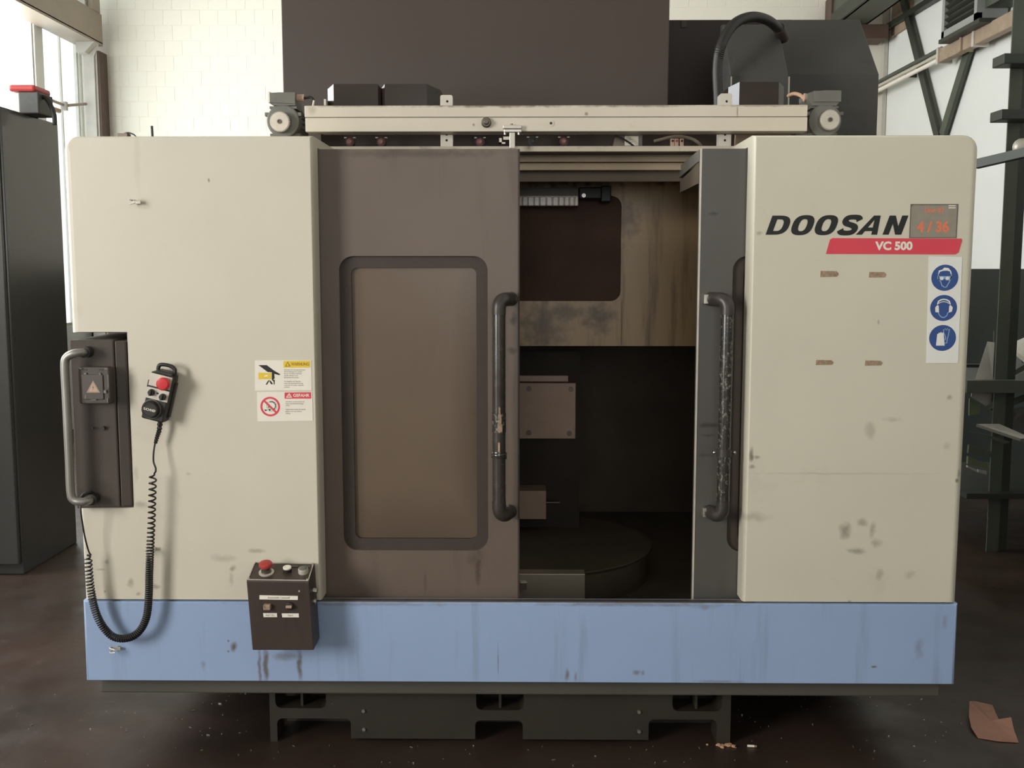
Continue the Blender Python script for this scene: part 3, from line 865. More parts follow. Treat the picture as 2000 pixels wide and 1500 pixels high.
def make_door(side):
    s_ = -1 if side == 'l' else 1
    zb_, zt_ = .49, 1.922
    if side == 'l':
        xin, xout = at(1014, 700, YD).x, -.96
        wx0, wx1 = at(667, 800, YD).x, at(953, 800, YD).x
    else:
        xin, xout = at(1361, 700, YD).x, 1.22
        wx0, wx1 = at(1425, 800, YD).x, at(1425, 800, YD).x + .46
    wz0, wz1 = at(800, 1075, YD).z, at(800, 500, YD).z
    x0, x1 = min(xin, xout), max(xin, xout)
    mb = MB()
    rr = .03
    # sheet with a rounded window opening; folded edge towards the opening
    mb.shape([[(x0, zb_), (x1, zb_), (x1, zt_), (x0, zt_)], rrect(wx0, wx1, wz0, wz1, .045, 8)], YD, th=.03)
    mb.shape([[(x0, zb_), (x1, zb_), (x1, zt_), (x0, zt_)], rrect(wx0, wx1, wz0, wz1, .045, 8)], YD + .03)
    door = mb.build('sliding_door', 'door' if side == 'l' else 'door_dark', mc,
                    label='half closed grey brown sliding door' if side == 'l' else 'darker grey sliding door slid behind the right cover')
    g_ = .036
    MB().shape([rrect(wx0 - .004, wx1 + .004, wz0 - .004, wz1 + .004, .045, 8), rrect(wx0 + g_, wx1 - g_, wz0 + g_, wz1 - g_, .02, 8)], YD + .012, th=.012)\
        .build('window_gasket', 'gasket', door)
    MB().shape([rrect(wx0 + .01, wx1 - .01, wz0 + .01, wz1 - .01, .03)], YD + .022, th=.005).build('window_pane', 'glass_dirty', door)
    # hanger arm running back over the rail
    if side == 'r':
        h0 = at(1371, 300, YD); zt2 = zt_
        MB().prism([(YD + .03, zt2 - .035), (YD + .03, zt2), (YD + .055, zt2), (.60, zt2 - .012), (.60, zt2 - .052), (YD + .07, zt2 - .035)], xin, xin + .004, ax='x')\
            .build('hanger_arm', 'motor', door)
        MB().box(xin - .0015, xin + .004, YD - .0015, YD + .006, zb_, zt2).build('bright_edge', 'zinc', door)
        MB().prism([(YD + .03, zt2 - .034), (.55, zt2 - .06), (.55, zt2 - .1), (YD + .03, zt2 - .1)], xin + .005, xin + .4, ax='x').build('carrier', 'cavity', door)
    else:
        MB().box(xin - .004, xin + .0015, YD - .0005, YD + .03, zb_, zt_).build('door_edge', 'rear', door)
    # pull handle: vertical tube with an elbow at each end
    YH = YD - .075
    if side == 'l':
        ht, hb = at(975, 582, YH), at(974, 1003, YH)
        et = at(999, 575, YD); eb = at(997, 995, YD)
    else:
        ht, hb = at(1419, 580, YH), at(1414, 1000, YH)
        et = at(1386, 573, YD); eb = at(1383, 995, YD)
    tr_ = .0205
    c1 = at(975 if side == 'l' else 1419, 612, YH); c2 = at(974 if side == 'l' else 1414, 982, YH)
    xm = (ht.x + hb.x) / 2
    MB().cyl((xm, YH, c1.z), (xm, YH, c2.z), tr_, n=24).build('handle_tube', 'tube' if side == 'l' else 'tube_worn', door,
        label='scuffed black handle tube' if side == 'l' else 'handle tube with peeling silver flecks')
    for (zc, e_, sg) in ((c1.z, et, 1), (c2.z, eb, -1)):
        dx = e_.x - xm
        path = [(xm, YH, zc - sg * .004), (xm, YH, zc + sg * .016)]
        ex = Vector((xm, YH, zc + sg * .016)); R = .026
        for k in range(1, 7):
            a = radians(90 * k / 6)
            path.append((xm + (1 if dx > 0 else -1) * R * (1 - cos(a)) * .75, YH + R * (1 - cos(a)) * .6, zc + sg * (.016 + R * sin(a))))
        path.append((e_.x, YD - .012, zc + sg * .042))
        MB().tube(path, tr_ + .0012, 20).build('handle_elbow', 'elbow', door)
        MB().cyl((e_.x, YD + .002, zc + sg * .042), (e_.x, YD - .03, zc + sg * .042), .017, n=20).build('handle_foot', 'chrome' if side == 'r' else 'steel_dark', door)
        if side == 'r':
            MB().box(e_.x - .022, e_.x - .008, YD - .034, YD, zc + sg * .042 - .015, zc + sg * .042 + .015).build('handle_clip', 'steel', door, .002)
        if side == 'l':
            MB().box(e_.x - .012, e_.x - .004, YD - .04, YD, zc + sg * .042 - .02, zc + sg * .042 + .022).build('handle_clip', 'steel', door, .002)
    if side == 'l':
        zz = at(975, 890, YH).z
        MB().tube([(xm + (tr_ + .002) * cos(a_ * .5), YH + (tr_ + .002) * sin(a_ * .5), zz + .0006 * a_ - .008) for a_ in range(0, 36)], .0028, 6).build('handle_band', 'tube_worn', door)
        pz = at(975, 825, YH).z
        MB().cyl((xm, YH, pz - .03), (xm, YH, pz + .03), tr_ + .0012, n=24, caps=False).build('tape_wrap', 'tube_worn', door)
        for (za, zb2, a1, a2) in ((pz - .028, pz - .002, -1.75, -1.05), (pz - .002, pz + .028, -1.65, -1.2), (pz + .028, pz + .05, -1.6, -1.35), (pz - .10, pz - .06, -1.7, -1.4)):
            mb2 = MB(); vs = []
            for i in range(7):
                a = a1 + (a2 - a1) * i / 6
                for z in (za, zb2): vs.append((xm + (tr_ + .002) * cos(a), YH + (tr_ + .002) * sin(a), z + .003 * sin(i * 2.1)))
            mb2.add(vs, [(i * 2, i * 2 + 2, i * 2 + 3, i * 2 + 1) for i in range(6)])
            mb2.build('bare_patch', 'residue', door)
    else:
        zz = at(1415, 884, YH).z
        MB().cyl((xm, YH, zz - .011), (xm, YH, zz + .011), tr_ + .003, n=24).build('tube_clamp', 'elbow', door)
        for dxx in (-.031, .031):
            MB().sphere((xm + dxx, YH, zz), .006, 8).build('clamp_screw', 'chrome', door)
    return door


door_l = make_door('l')
door_r = make_door('r')

# --- signs on the covers (flat print, a fraction of a millimetre proud)
K = 1 / 640.6


def X_(px): return at(px, 760, 0).x
def pz(px, py): q = at(px, py, 0); return (q.x, q.z)
def loop(*pp): return [pz(*q) for q in pp]


# warning label, yellow
s = MB()
s.shape([loop((498, 763), (609, 762), (608, 704), (498, 704))], -.0012, 0, .0012)
s.shape([loop((554, 718), (606, 717.5), (606, 704.5), (554, 705))], -.0016, 1)
s.shape([loop((557, 716), (568, 715.5), (562, 706))], -.0019, 2)
s.shape([loop((559.5, 714.6), (565, 714.4), (562, 708.5))], -.0021, 1)
c_ = pz(586.5, 711.2); s.text('WARNUNG', c_[0], c_[1], -.0019, .0130, 2, bold=.02, sx=.80)
s.shape([loop((505, 713), (521, 713), (536, 724), (548, 731), (545, 732.5), (536, 730), (536.5, 739), (533, 742), (531, 741), (531, 727), (523, 726.5))], -.0016, 3)
s.shape([loop((505, 740.5), (530, 740.5), (530, 728), (505, 728))], -.0017, 1)
s.shape([loop((516, 736), (523.5, 735), (523, 732), (517, 733))], -.0020, 0)
s.shape([loop((533, 741), (537, 742), (536.5, 751), (535, 751), (534.5, 745), (531, 742))], -.0016, 3)
s.shape([loop((527, 742), (530, 745), (533, 749), (532, 751), (529, 749.5), (527, 746))], -.0016, 3)
s.shape([loop((524, 743), (527, 742.5), (522, 751), (519, 751))], -.0016, 3)
for i, tx in enumerate(('Klemmen des vorprogrammierten', 'Arbeitsstellungen der starken', 'Bei der Tür fahren und nicht', 'mit den Händen in der', 'Schwenkbereich greifen', '', 'Vor Eingriff in die Maschine', 'immer die Maschinensicherung', 'sowie die Tür wieder schliessen', 'einhalten')):
    if tx:
        c_ = pz(555, 722.3 + i * 3.75); s.text(tx, c_[0], c_[1], -.0016, .0052, 4, align='LEFT', sx=.9)
s.build('warning_label', ['white', 'yellow', 'yellow_ink', 'ink', 'ink_grey'], cover_l, label='white and yellow label reading WARNUNG', fix=False)
# danger label, red
s = MB()
s.shape([loop((503, 823), (611, 822), (610, 765.5), (502, 766))], -.0012, 0, .0012)
s.shape([loop((556, 778.5), (608, 778.5), (608, 766), (556, 766.5))], -.0016, 1)
s.shape([loop((558.5, 776.5), (571, 776.5), (565, 767.3))], -.0019, 0)
s.shape([loop((561.5, 775), (568, 775), (565, 769.5))], -.0021, 1)
s.shape([loop((564.4, 774.3), (565.6, 774.3), (565.6, 770.8), (564.4, 770.8))], -.0023, 0)
c_ = pz(588.5, 772.5); s.text('GEFAHR', c_[0], c_[1], -.0019, .0135, 0, bold=.02, sx=1.0)
c0 = pz(528, 794); R1, R2 = 19.5 * K, 15.6 * K
s.shape([circ(c0[0], c0[1], R1, 40), circ(c0[0], c0[1], R2, 40)], -.0016, 1)
d = 15.8 * K * .707; w = 1.3 * K
s.shape([[(c0[0] - d - w, c0[1] + d - w), (c0[0] + d - w, c0[1] - d - w), (c0[0] + d + w, c0[1] - d + w), (c0[0] - d + w, c0[1] + d + w)]], -.0020, 1)
for k in range(16):
    a = radians(-60 + 180 * k / 12); r_ = 8.2 * K
    if k < 12:
        s.shape([circ(c0[0] + 2.2 * K + r_ * cos(a), c0[1] + 1.5 * K + r_ * sin(a), (.9 + .4 * (k % 2)) * K, 6)], -.0017, 3)
for k in range(14):
    s.shape([circ(c0[0] + random.uniform(-11, 1) * K, c0[1] + random.uniform(-9, 0) * K, random.uniform(.7, 1.5) * K, 6)], -.0017, 3)
s.shape([circ(c0[0] + 3 * K, c0[1] + 1 * K, 10 * K, 30), circ(c0[0] + 3 * K, c0[1] + 1 * K, 9.4 * K, 30)], -.0016, 4)
for i, tx in enumerate(('Auf offene und herumstehende', 'Fugen und Schneidwerkzeuge', 'achten', '', 'Stellantriebe werden der Spindel', 'geführt nur in der Schliess', 'stellung')):
    if tx:
        c_ = pz(558, 784.5 + i * 3.75); s.text(tx, c_[0], c_[1], -.0016, .0052, 4, align='LEFT', sx=.9)
s.build('danger_label', ['white', 'red_banner', 'yellow_ink', 'ink', 'ink_grey'], cover_l, label='white and red label reading GEFAHR', fix=False)

# maker lettering, heavy slanted capitals
s = MB()
G0 = pz(1495, 458.5); GH = 36.5 * K
u_ = GH / 160.0


def G(pp, ox):
    return [(G0[0] + (ox - 65 + x + y * .34) * u_ * 1.0, G0[1] + y * u_) for x, y in pp]


def sup(cx, cy, rx, ry, n=36, e=2.6):
    r_ = []
    for i in range(n):
        a = 2 * pi * i / n
        r_.append((cx + rx * math.copysign(abs(cos(a)) ** (2 / e), cos(a)), cy + ry * math.copysign(abs(sin(a)) ** (2 / e), sin(a))))
    return r_


def halfD(x0, xr, y0, y1, n=18, e=2.5):
    cy = (y0 + y1) / 2; ry = (y1 - y0) / 2; xm = x0 + (xr - x0) * .42
    r_ = [(x0, y1), (x0, y0)]
    for i in range(n + 1):
        a = -pi / 2 + pi * i / n
        r_.append((xm + (xr - xm) * abs(cos(a)) ** (2 / e), cy + ry * math.copysign(abs(sin(a)) ** (2 / e), sin(a))))
    return r_


yL = -.0008
s.shape([G(halfD(0, 172, 0, 160), 65), G(halfD(52, 118, 32, 128), 65)], yL, 0)
for ox in (268, 466):
    s.shape([G(sup(82, 80, 89, 84), ox), G(sup(82, 80, 33, 50), ox)], yL, 0)
# S as one heavy stroke
Spath = catmull([(146, 118, 0), (128, 141, 0), (84, 147, 0), (40, 140, 0), (28, 116, 0), (46, 94, 0), (84, 82, 0), (118, 68, 0), (130, 46, 0), (116, 22, 0), (74, 14, 0), (28, 20, 0), (10, 42, 0)], 5)
lft, rgt = [], []
for i, q in enumerate(Spath):
    dv = (Spath[min(i + 1, len(Spath) - 1)] - Spath[max(i - 1, 0)]).normalized()
    nn = Vector((-dv.y, dv.x, 0)); wd = 20 + 6 * abs(dv.y)
    lft.append(q + nn * wd); rgt.append(q - nn * wd)
so = []
for i in range(len(Spath)):
    so.append([(lft[i].x, lft[i].y), (rgt[i].x, rgt[i].y)])
vs = []
for a, b_ in so:
    for q in G([a, b_], 668): vs.append((q[0], yL, q[1]))
s.add(vs, [(2 * i, 2 * i + 1, 2 * i + 3, 2 * i + 2) for i in range(len(so) - 1)], 0)
s.shape([G([(-4, 0), (48, 0), (62, 30), (122, 30), (126, 0), (176, 0), (146, 160), (90, 160)], 829), G([(76, 60), (116, 60), (108, 124)], 829)], yL, 0)
s.shape([G([(0, 0), (52, 0), (52, 92), (106, 0), (158, 0), (158, 160), (106, 160), (106, 70), (52, 160), (0, 160)], 1050)], yL, 0)
s.build('maker_lettering', 'ink', cover_r, label='heavy black slanted letters reading DOOSAN', fix=False)
# red model banner
s = MB()
s.shape([loop((1613, 496), (1866, 497), (1872, 493), (1879, 470), (1878, 466), (1626, 465), (1621, 468))], -.0010, 0, .001)
c_ = pz(1746, 481); s.text('VC 500', c_[0], c_[1], -.0014, .0335, 1, bold=.045, sx=1.06)
s.build('model_banner', ['red_banner', 'white'], cover_r, label='red slanted banner reading VC 500', fix=False)
# grey film label with orange count
s = MB()
s.shape([loop((1775.5, 465), (1868, 465), (1871.5, 398.5), (1778.5, 398.5))], -.0012, 0, .0012)
s.shape([loop((1777.5, 463.5), (1866.2, 463.5), (1869.3, 400.5), (1783, 400.5), (1779.5, 405))], -.0015, 1)
c_ = pz(1822, 444); s.text('4 / 36', c_[0], c_[1], -.0019, .043, 2, bold=.04, sx=.95)
c_ = pz(1824, 411); s.text('Linie 02', c_[0], c_[1], -.0019, .019, 2, bold=.025, sx=.97)
for yy in (400.8, 405):
    s.shape([loop((1852, yy + 2), (1865.8, yy + 2), (1866, yy), (1852.3, yy))], -.0021, 3)
s.build('counter_label', ['counter_edge', 'counter', 'orange', 'white'], cover_r, label='grey film label with orange digits 4 / 36', fix=False)
# safety sign with three mandatory symbols
s = MB()
s.shape([loop((1809, 709), (1871, 709), (1879, 502), (1814, 501))], -.0015, 0, .0015)
yA, yB = -.0018, -.0021


def poly(cx, cy, pp, m=2, y=yB):
    s.shape([[pz(cx + a, cy + b_) for a, b_ in pp][::-1]], y, m)


def stroke(cx, cy, pp, wd, m=2, y=yB, closed=False):
    P2 = [Vector(pz(cx + a, cy + b_)) for a, b_ in pp]
    n_ = len(P2); vs = []
    for i in range(n_):
        if closed: dv = (P2[(i + 1) % n_] - P2[i - 1]).normalized()
        else: dv = (P2[min(i + 1, n_ - 1)] - P2[max(i - 1, 0)]).normalized()
        nn = Vector((-dv.y, dv.x)) * wd * K / 2
        for q in (P2[i] + nn, P2[i] - nn): vs.append((q.x, y, q.y))
    fs = [(2 * i, 2 * i + 1, 2 * i + 3, 2 * i + 2) for i in range(n_ - 1)]
    if closed: fs.append((2 * n_ - 2, 2 * n_ - 1, 1, 0))
    s.add(vs, fs, m)


for (cx, cy) in ((1845, 542.5), (1842.5, 601.5), (1840.5, 660)):
    c_ = pz(cx, cy); s.shape([circ(c_[0], c_[1], 26 * K, 48, 25.2 * K)], yA, 1)
cx, cy = 1845, 542.5
face = [(-13, -9), (-12, 2), (-8, 8), (-6, 15), (-1, 18.5), (3, 18), (7, 11), (10, 5), (12, 0), (12.5, -8)]
stroke(cx, cy, face, 1.8, 3)
poly(cx, cy, [(-13, -8), (-12, -14), (-5, -16), (-1, -20), (7, -19), (12, -13), (13, -8), (10.5, -8), (10, -12.5), (4, -14), (-4, -13.5), (-10, -11.5), (-11, -8)])
poly(cx, cy, [(-15, -3), (13, -3.2), (13, 2.5), (8, 5), (2, 5), (0, 2), (-2, 2), (-4, 5), (-10, 5), (-14.5, 2)], 3)
for dx in (-6.2, 5): poly(cx, cy, [(dx + 3.6 * cos(a * pi / 6), .8 + 3.3 * sin(a * pi / 6)) for a in range(12)], 2, yB - .0002)
cx, cy = 1842.5, 601.5
stroke(cx, cy, [(-11, 8), (-8, 14), (-4, 18), (1, 18.5), (6, 15), (9, 8)], 1.8, 3)
stroke(cx, cy, [(-12, -7), (-10, -13), (-5, -16), (0, -17), (6, -16), (11, -13), (13, -7)], 2.6, 2)
stroke(cx, cy, [(-10, -9), (-5, -11.5), (0, -12.5), (6, -11.5), (10.5, -9)], 1.4, 2)
poly(cx, cy, [(-16, 8), (-9, 9), (-9.5, -4), (-12, -6), (-16.5, -1)])
poly(cx, cy, [(10, 9), (16, 7), (18, -1), (13.5, -6), (11, -4)])
cx, cy = 1840.5, 660
poly(cx, cy, [(-13, 15), (4, 15), (2, -10), (1, -11.5), (-1, -9), (-3, -12), (-5, -9.5), (-7, -10.5), (-8.5, -8), (-10.5, -8)])
stroke(cx, cy, [(3, 10), (8, 10), (9, 2), (11, -4), (12, -10), (14, -18), (11, -15), (9.5, -19), (7.5, -15), (5, -19), (4, -15), (1.5, -17), (2, -11), (4, -6), (6, -2), (5, 4)], 1.6, 3)
s.build('safety_sign', ['white_cool', 'blue_sign', 'white_cool', 'blue_pale'], cover_r, label='white sign with three blue round safety symbols', fix=False)
for (a, b_, c_, d_) in ((1602, 529, 1638, 541), (1697, 531, 1731, 542), (1593, 703, 1628, 713), (1689, 704, 1724, 714)):
    MB().shape([loop((a, d_), (c_ - 3, d_ - .5), (c_, (b_ + d_) / 2), (c_ - 4, b_ + .5), (a + 1, b_))], -.001, 0, .001).build('glue_residue', 'residue', cover_r, fix=False)


# little spring clips that guide the pendant cable
def clip(px, py, parent, roll=0.0):
    q = at(px, py, 0)
    b = MB()
    b.cyl((q.x, 0, q.z), (q.x, -.012, q.z), .006, n=10)
    b.box(q.x - .014, q.x + .012, -.014, -.012, q.z - .005, q.z + .005)
    for sg in (-1, 1):
        b.tube([(q.x - .013, -.013, q.z + sg * .004), (q.x - .018, -.024, q.z + sg * .007), (q.x - .010, -.034, q.z + sg * .007), (q.x + .004, -.036, q.z + sg * .004)], .0022, 6)
    b.build('cable_clip', 'zinc', parent)


clip(270, 395, cover_l); clip(299, 1070, cover_l); clip(231, 1264, skirt)

# small clip and stick on top of the left cover
t = thing('wire_clip', 'small dark clip with bent wire lying on left cover top', 'clip', (at(245, 262, .1).x, .1, ZTOP))
q = at(243, 262, .1)
MB().box(q.x - .018, q.x + .012, .09, .12, ZTOP, q.z + .002).build('clip_body', 'steel_dark', t)
MB().tube(catmull([(q.x - .005, .1, q.z), (q.x + .012, .1, q.z + .004), (q.x + .03, .1, q.z - .002), (q.x + .04, .1, ZTOP + .002)], 5), .0022, 6).build('wire', 'cable', t)
q = at(297, 246, .1)
tag(MB().cyl((q.x, .1, ZTOP - .001), (q.x - .001, .1, q.z), .004, n=10).build('peg', 'cable'), 'thin dark peg standing upright on left cover top', 'peg')

# ================================================================== ON TOP OF THE MACHINE
cl, cr = at(551, 100, 1.2).x, at(1306.5, 100, 1.2).x
col_o = MB().box(cl, cr, 1.2, 2.1, 1.96, 3.6).build('column_cover', 'column', mc, .004)
# hood of the tool magazine, right rear
hl, hr = at(1520, 145, 1.25).x, at(1717, 145, 1.25).x
z1, z2 = at(1700, 145, 1.25).z, at(1675, 38, 1.53).z
hood = MB().prism([(1.25, 1.962), (1.25, z1), (1.53, z2), (2.1, z2), (2.1, 1.962)], hl, hr, ax='x').build('magazine_hood', 'hood', mc, .004)
sl, sr = at(1427, 147, 1.0).x, at(1540, 147, 1.0).x
z3 = at(1480, 147, 1.0).z; z4 = at(1480, 48, 1.2).z
MB().prism([(1.0, 1.962), (1.0, z3), (1.20, z4), (1.248, z4 + .005), (1.248, 1.962)], sl, sr, ax='x').build('motor_hood', 'hood', mc, .004)
for px_ in (1428, 1541):
    q = at(px_, 150, .99)
    MB().box(q.x - .0025, q.x + .0025, .985, 1.0, 1.962, q.z).build('hood_edge_highlight', 'steel', mc)  # bright strips painting the highlights along the hood edges
rl, rr_ = at(1306, 100, 1.9).x, at(1420, 100, 1.9).x
MB().box(rl - .1, rr_ + .3, 1.9, 2.15, 1.96, at(1350, 39, 1.9).z).build('rear_panel', 'rear', mc)
q = at(1336, 41, 1.9)
MB().box(q.x - .012, q.x + .012, 1.895, 1.9, q.z - .03, q.z + .002).build('panel_notch', 'column', mc)

# corrugated hose arching over the hood
t = thing('corrugated_hose', 'black corrugated hose arching over the dusty hood', 'hose', (at(1404, 200, .95).x, .95, 1.96))
hp = [at(1404, 270, .92), at(1403, 200, .92), at(1401, 130, .92), at(1410, 85, .92), at(1434, 47, .95), at(1468, 33, 1.0), at(1500, 40, 1.06), at(1522, 58, 1.12)]
hp = catmull(hp, 22)
MB().tube(hp, [.0200 if i % 2 else .0186 for i in range(len(hp))], 16).build('hose', 'black', t)
MB().tube([hp[-1] - Vector((.004, .006, -.004)), at(1530, 75, 1.17)], .024, 12).build('hose_collar', 'rear', t)

# black plastic covers in front of the column
def cover_block(px0, px1, py0, py1, Y, parent, dp=.22, cl=15, cr=15, name='cover_block'):
    x0, x1 = at(px0, py0, Y).x, at(px1, py0, Y).x
    z0, z1 = at(px0, py1, Y).z, at(px0, py0, Y).z
    k = (CAM_D + Y) / FPX
    ca, cb = cl * k, cr * k
    mb = MB()
    # chamfered plan: the corners fold back
    plan = [(x0 + ca, Y), (x1 - cb, Y), (x1, Y + cb * 1.3), (x1, Y + dp), (x0, Y + dp), (x0, Y + ca * 1.3)]
    zt = [z1, z1, z1 - .012, z1 - .012, z1 - .012, z1 - .012]
    n = 6
    vs = [(p_[0], p_[1], z0) for p_ in plan] + [(p_[0], p_[1], z) for p_, z in zip(plan, zt)]
    mb.add(vs, [tuple(range(n)), (6, 7, 8, 11), (8, 9, 10, 11)] + [(i, i + n, (i + 1) % n + n, (i + 1) % n) for i in range(n)])
    return mb.build(name, 'black_gloss', parent)


YC = .62
t = thing('motor_cover', 'pair of black glossy covers on one plate behind beam left end', 'cover', (at(745, 255, YC).x, YC + .1, 1.958))
cover_block(636, 743, 164, 215, YC, t, cr=5)
cover_block(744, 858, 164, 215, YC, t, cl=7, cr=24)
q0, q1 = at(634, 262, YC), at(852, 255, YC)
MB().box(q0.x, q1.x, YC, YC + .22, q0.z, q1.z).build('base_plate', 'black', t)
MB().box(q0.x + .02, q1.x - .02, YC + .03, YC + .2, q1.z, at(700, 214, YC).z).build('cover_body', 'black', t)
for px_, mm in ((637, 'brass'), (847, 'brass')):
    q = at(px_, 262, YC)
    MB().cyl((q.x, YC + .01, 1.958), (q.x, YC + .01, q.z), .0058, n=12).build('leg', mm, t)
MB().box(at(633, 200, YC).x, at(637, 200, YC).x, YC - .004, YC + .05, at(633, 206, YC).z, at(633, 194, YC).z).build('end_tab', 'white', t)
t = thing('motor_cover', 'single black glossy cover behind beam right end', 'cover', (at(1481, 255, YC).x, YC + .1, 1.958))
cover_block(1427, 1536, 160, 210, YC, t, cl=17, cr=14)
q0, q1 = at(1430, 262, YC), at(1532, 252, YC)
MB().box(q0.x, q1.x, YC + .01, YC + .2, q0.z, at(1481, 209, YC).z).build('cover_body', 'black', t)
for px_ in (1448, 1522):
    q = at(px_, 262, YC)
    MB().cyl((q.x, YC + .1, 1.958), (q.x, YC + .1, q.z), .0058, n=12).build('leg', 'brass', t)

# --- door drive beam
YB2 = .33
t = thing('drive_beam', 'long cream aluminium door drive beam across the machine top', 'beam', (0, YB2, 1.962))
bL, bR = at(595, 230, YB2).x, at(1577, 230, YB2).x
zb0, zb1, zbs = at(1000, 257, YB2).z, at(1000, 205.5, YB2).z, at(1000, 229, YB2).z
MB().box(bL, bR, YB2, YB2 + .06, zbs + .001, zb1).build('upper_rail', 'alu_beam', t, .002)
MB().box(bL + .002, bR, YB2 - .002, YB2 + .06, zb0, zbs - .001).build('lower_rail', 'alu_beam', t, .002)
MB().box(bL + .004, bR - .004, YB2 + .004, YB2 + .058, zbs - .003, zbs + .003).build('rail_joint', 'steel_dark', t)
MB().box(bL + .05, bR - .03, YB2 + .061, YB2 + .075, zb0 - .002, zb0 + .004).build('rail_lip', 'steel_dark', t)
for px_ in (872, 1417):
    xa, xb = at(px_ - 12, 230, YB2 + .065).x, at(px_ + 12, 230, YB2 + .065).x
    za, zb_ = 1.962, at(px_, 185.5 if px_ < 1000 else 182.5, YB2 + .065).z
    b = MB()
    xm = (xa + xb) / 2
    zh1 = at(px_, 198, YB2 + .065).z; zh2 = at(px_, 274, YB2 + .065).z; zs0 = at(px_, 265, YB2 + .065).z; zs1 = at(px_, 250, YB2 + .065).z
    b.shape([rrect(xa, xb, za, zb_, .006, 3), circ(xm + .003, zh1, .0042, 10), circ(xm, zh2, .0042, 10), rrect(xm - .004, xm + .004, zs0, zs1, .0035, 3)], YB2 + .065, 0, .006)
    b.box(xa, xa + .003, YB2 + .071, YB2 + .11, za, zb_ - .004)
    if px_ < 1000: b.box(xb - .003, xb, YB2 + .071, YB2 + .11, za, zb_ - .004)
    b.build('hanger_bracket', 'zinc', t)
    MB().box(xa + .004, xb - .004, YB2 + .075, YB2 + .08, za + .004, zb_ - .006).build('bracket_backing', 'black', t)
q = at(950, 240, YB2)
MB().lathe((q.x, YB2 - .001, q.z), (0, -1, 0), [(0, .0165), (.012, .0165), (.016, .013), (.016, .009), (.026, .0085), (.028, .006)], 24).build('roller', 'steel_dark', t)
q = at(1076, 241, YB2)
MB().cyl((q.x, YB2 - .001, q.z), (q.x, YB2 - .004, q.z), .011, n=20).build('washer', 'alu_beam', t)
MB().cyl((q.x, YB2 - .003, q.z), (q.x, YB2 - .0055, q.z), .0042, n=12).build('bore', 'ink', t)
# door carriage clamped on the lower edge of the beam
c0, c1 = at(982, 252, YB2 - .01), at(1019, 245, YB2 - .01)
MB().box(c0.x, c1.x, YB2 - .02, YB2 - .002, c0.z, c1.z).build('carriage_plate', 'zinc', t, .002)
c0b, c1b = at(984, 259, YB2 - .01), at(1019, 252.5, YB2 - .01)
MB().box(c0b.x, c1b.x, YB2 - .018, YB2 - .003, c0b.z, c1b.z).build('carriage_clamp', 'steel', t, .002)
c2, c3 = at(995, 290, YB2 - .01), at(1006, 259, YB2 - .01)
MB().box(c2.x, c3.x, YB2 - .016, YB2 - .008, c2.z, c3.z).build('carriage_arm', 'zinc', t, .002)
for (a, b_, c_, d_) in ((975, 281, 987, 278), (975, 281, 980, 270), (983, 273, 995, 267)):
    u0, u1 = at(a, b_, YB2), at(c_, d_, YB2)
    MB().box(u0.x, u1.x, YB2 - .004, YB2 + .006, u0.z, u1.z).build('latch_hook', 'zinc', t)
for px_ in (986, 1013):
    q = at(px_, 261, YB2 - .01)
    MB().cyl((q.x, YB2 - .012, q.z - .004), (q.x, YB2 - .012, q.z + .006), .004, n=6, smooth=False).build('carriage_bolt', 'steel', t)
q = at(999, 244, YB2 - .01)
MB().cyl((q.x, YB2 - .012, q.z - .002), (q.x, YB2 - .012, q.z + .004), .004, n=6, smooth=False).build('carriage_bolt', 'steel_dark', t)


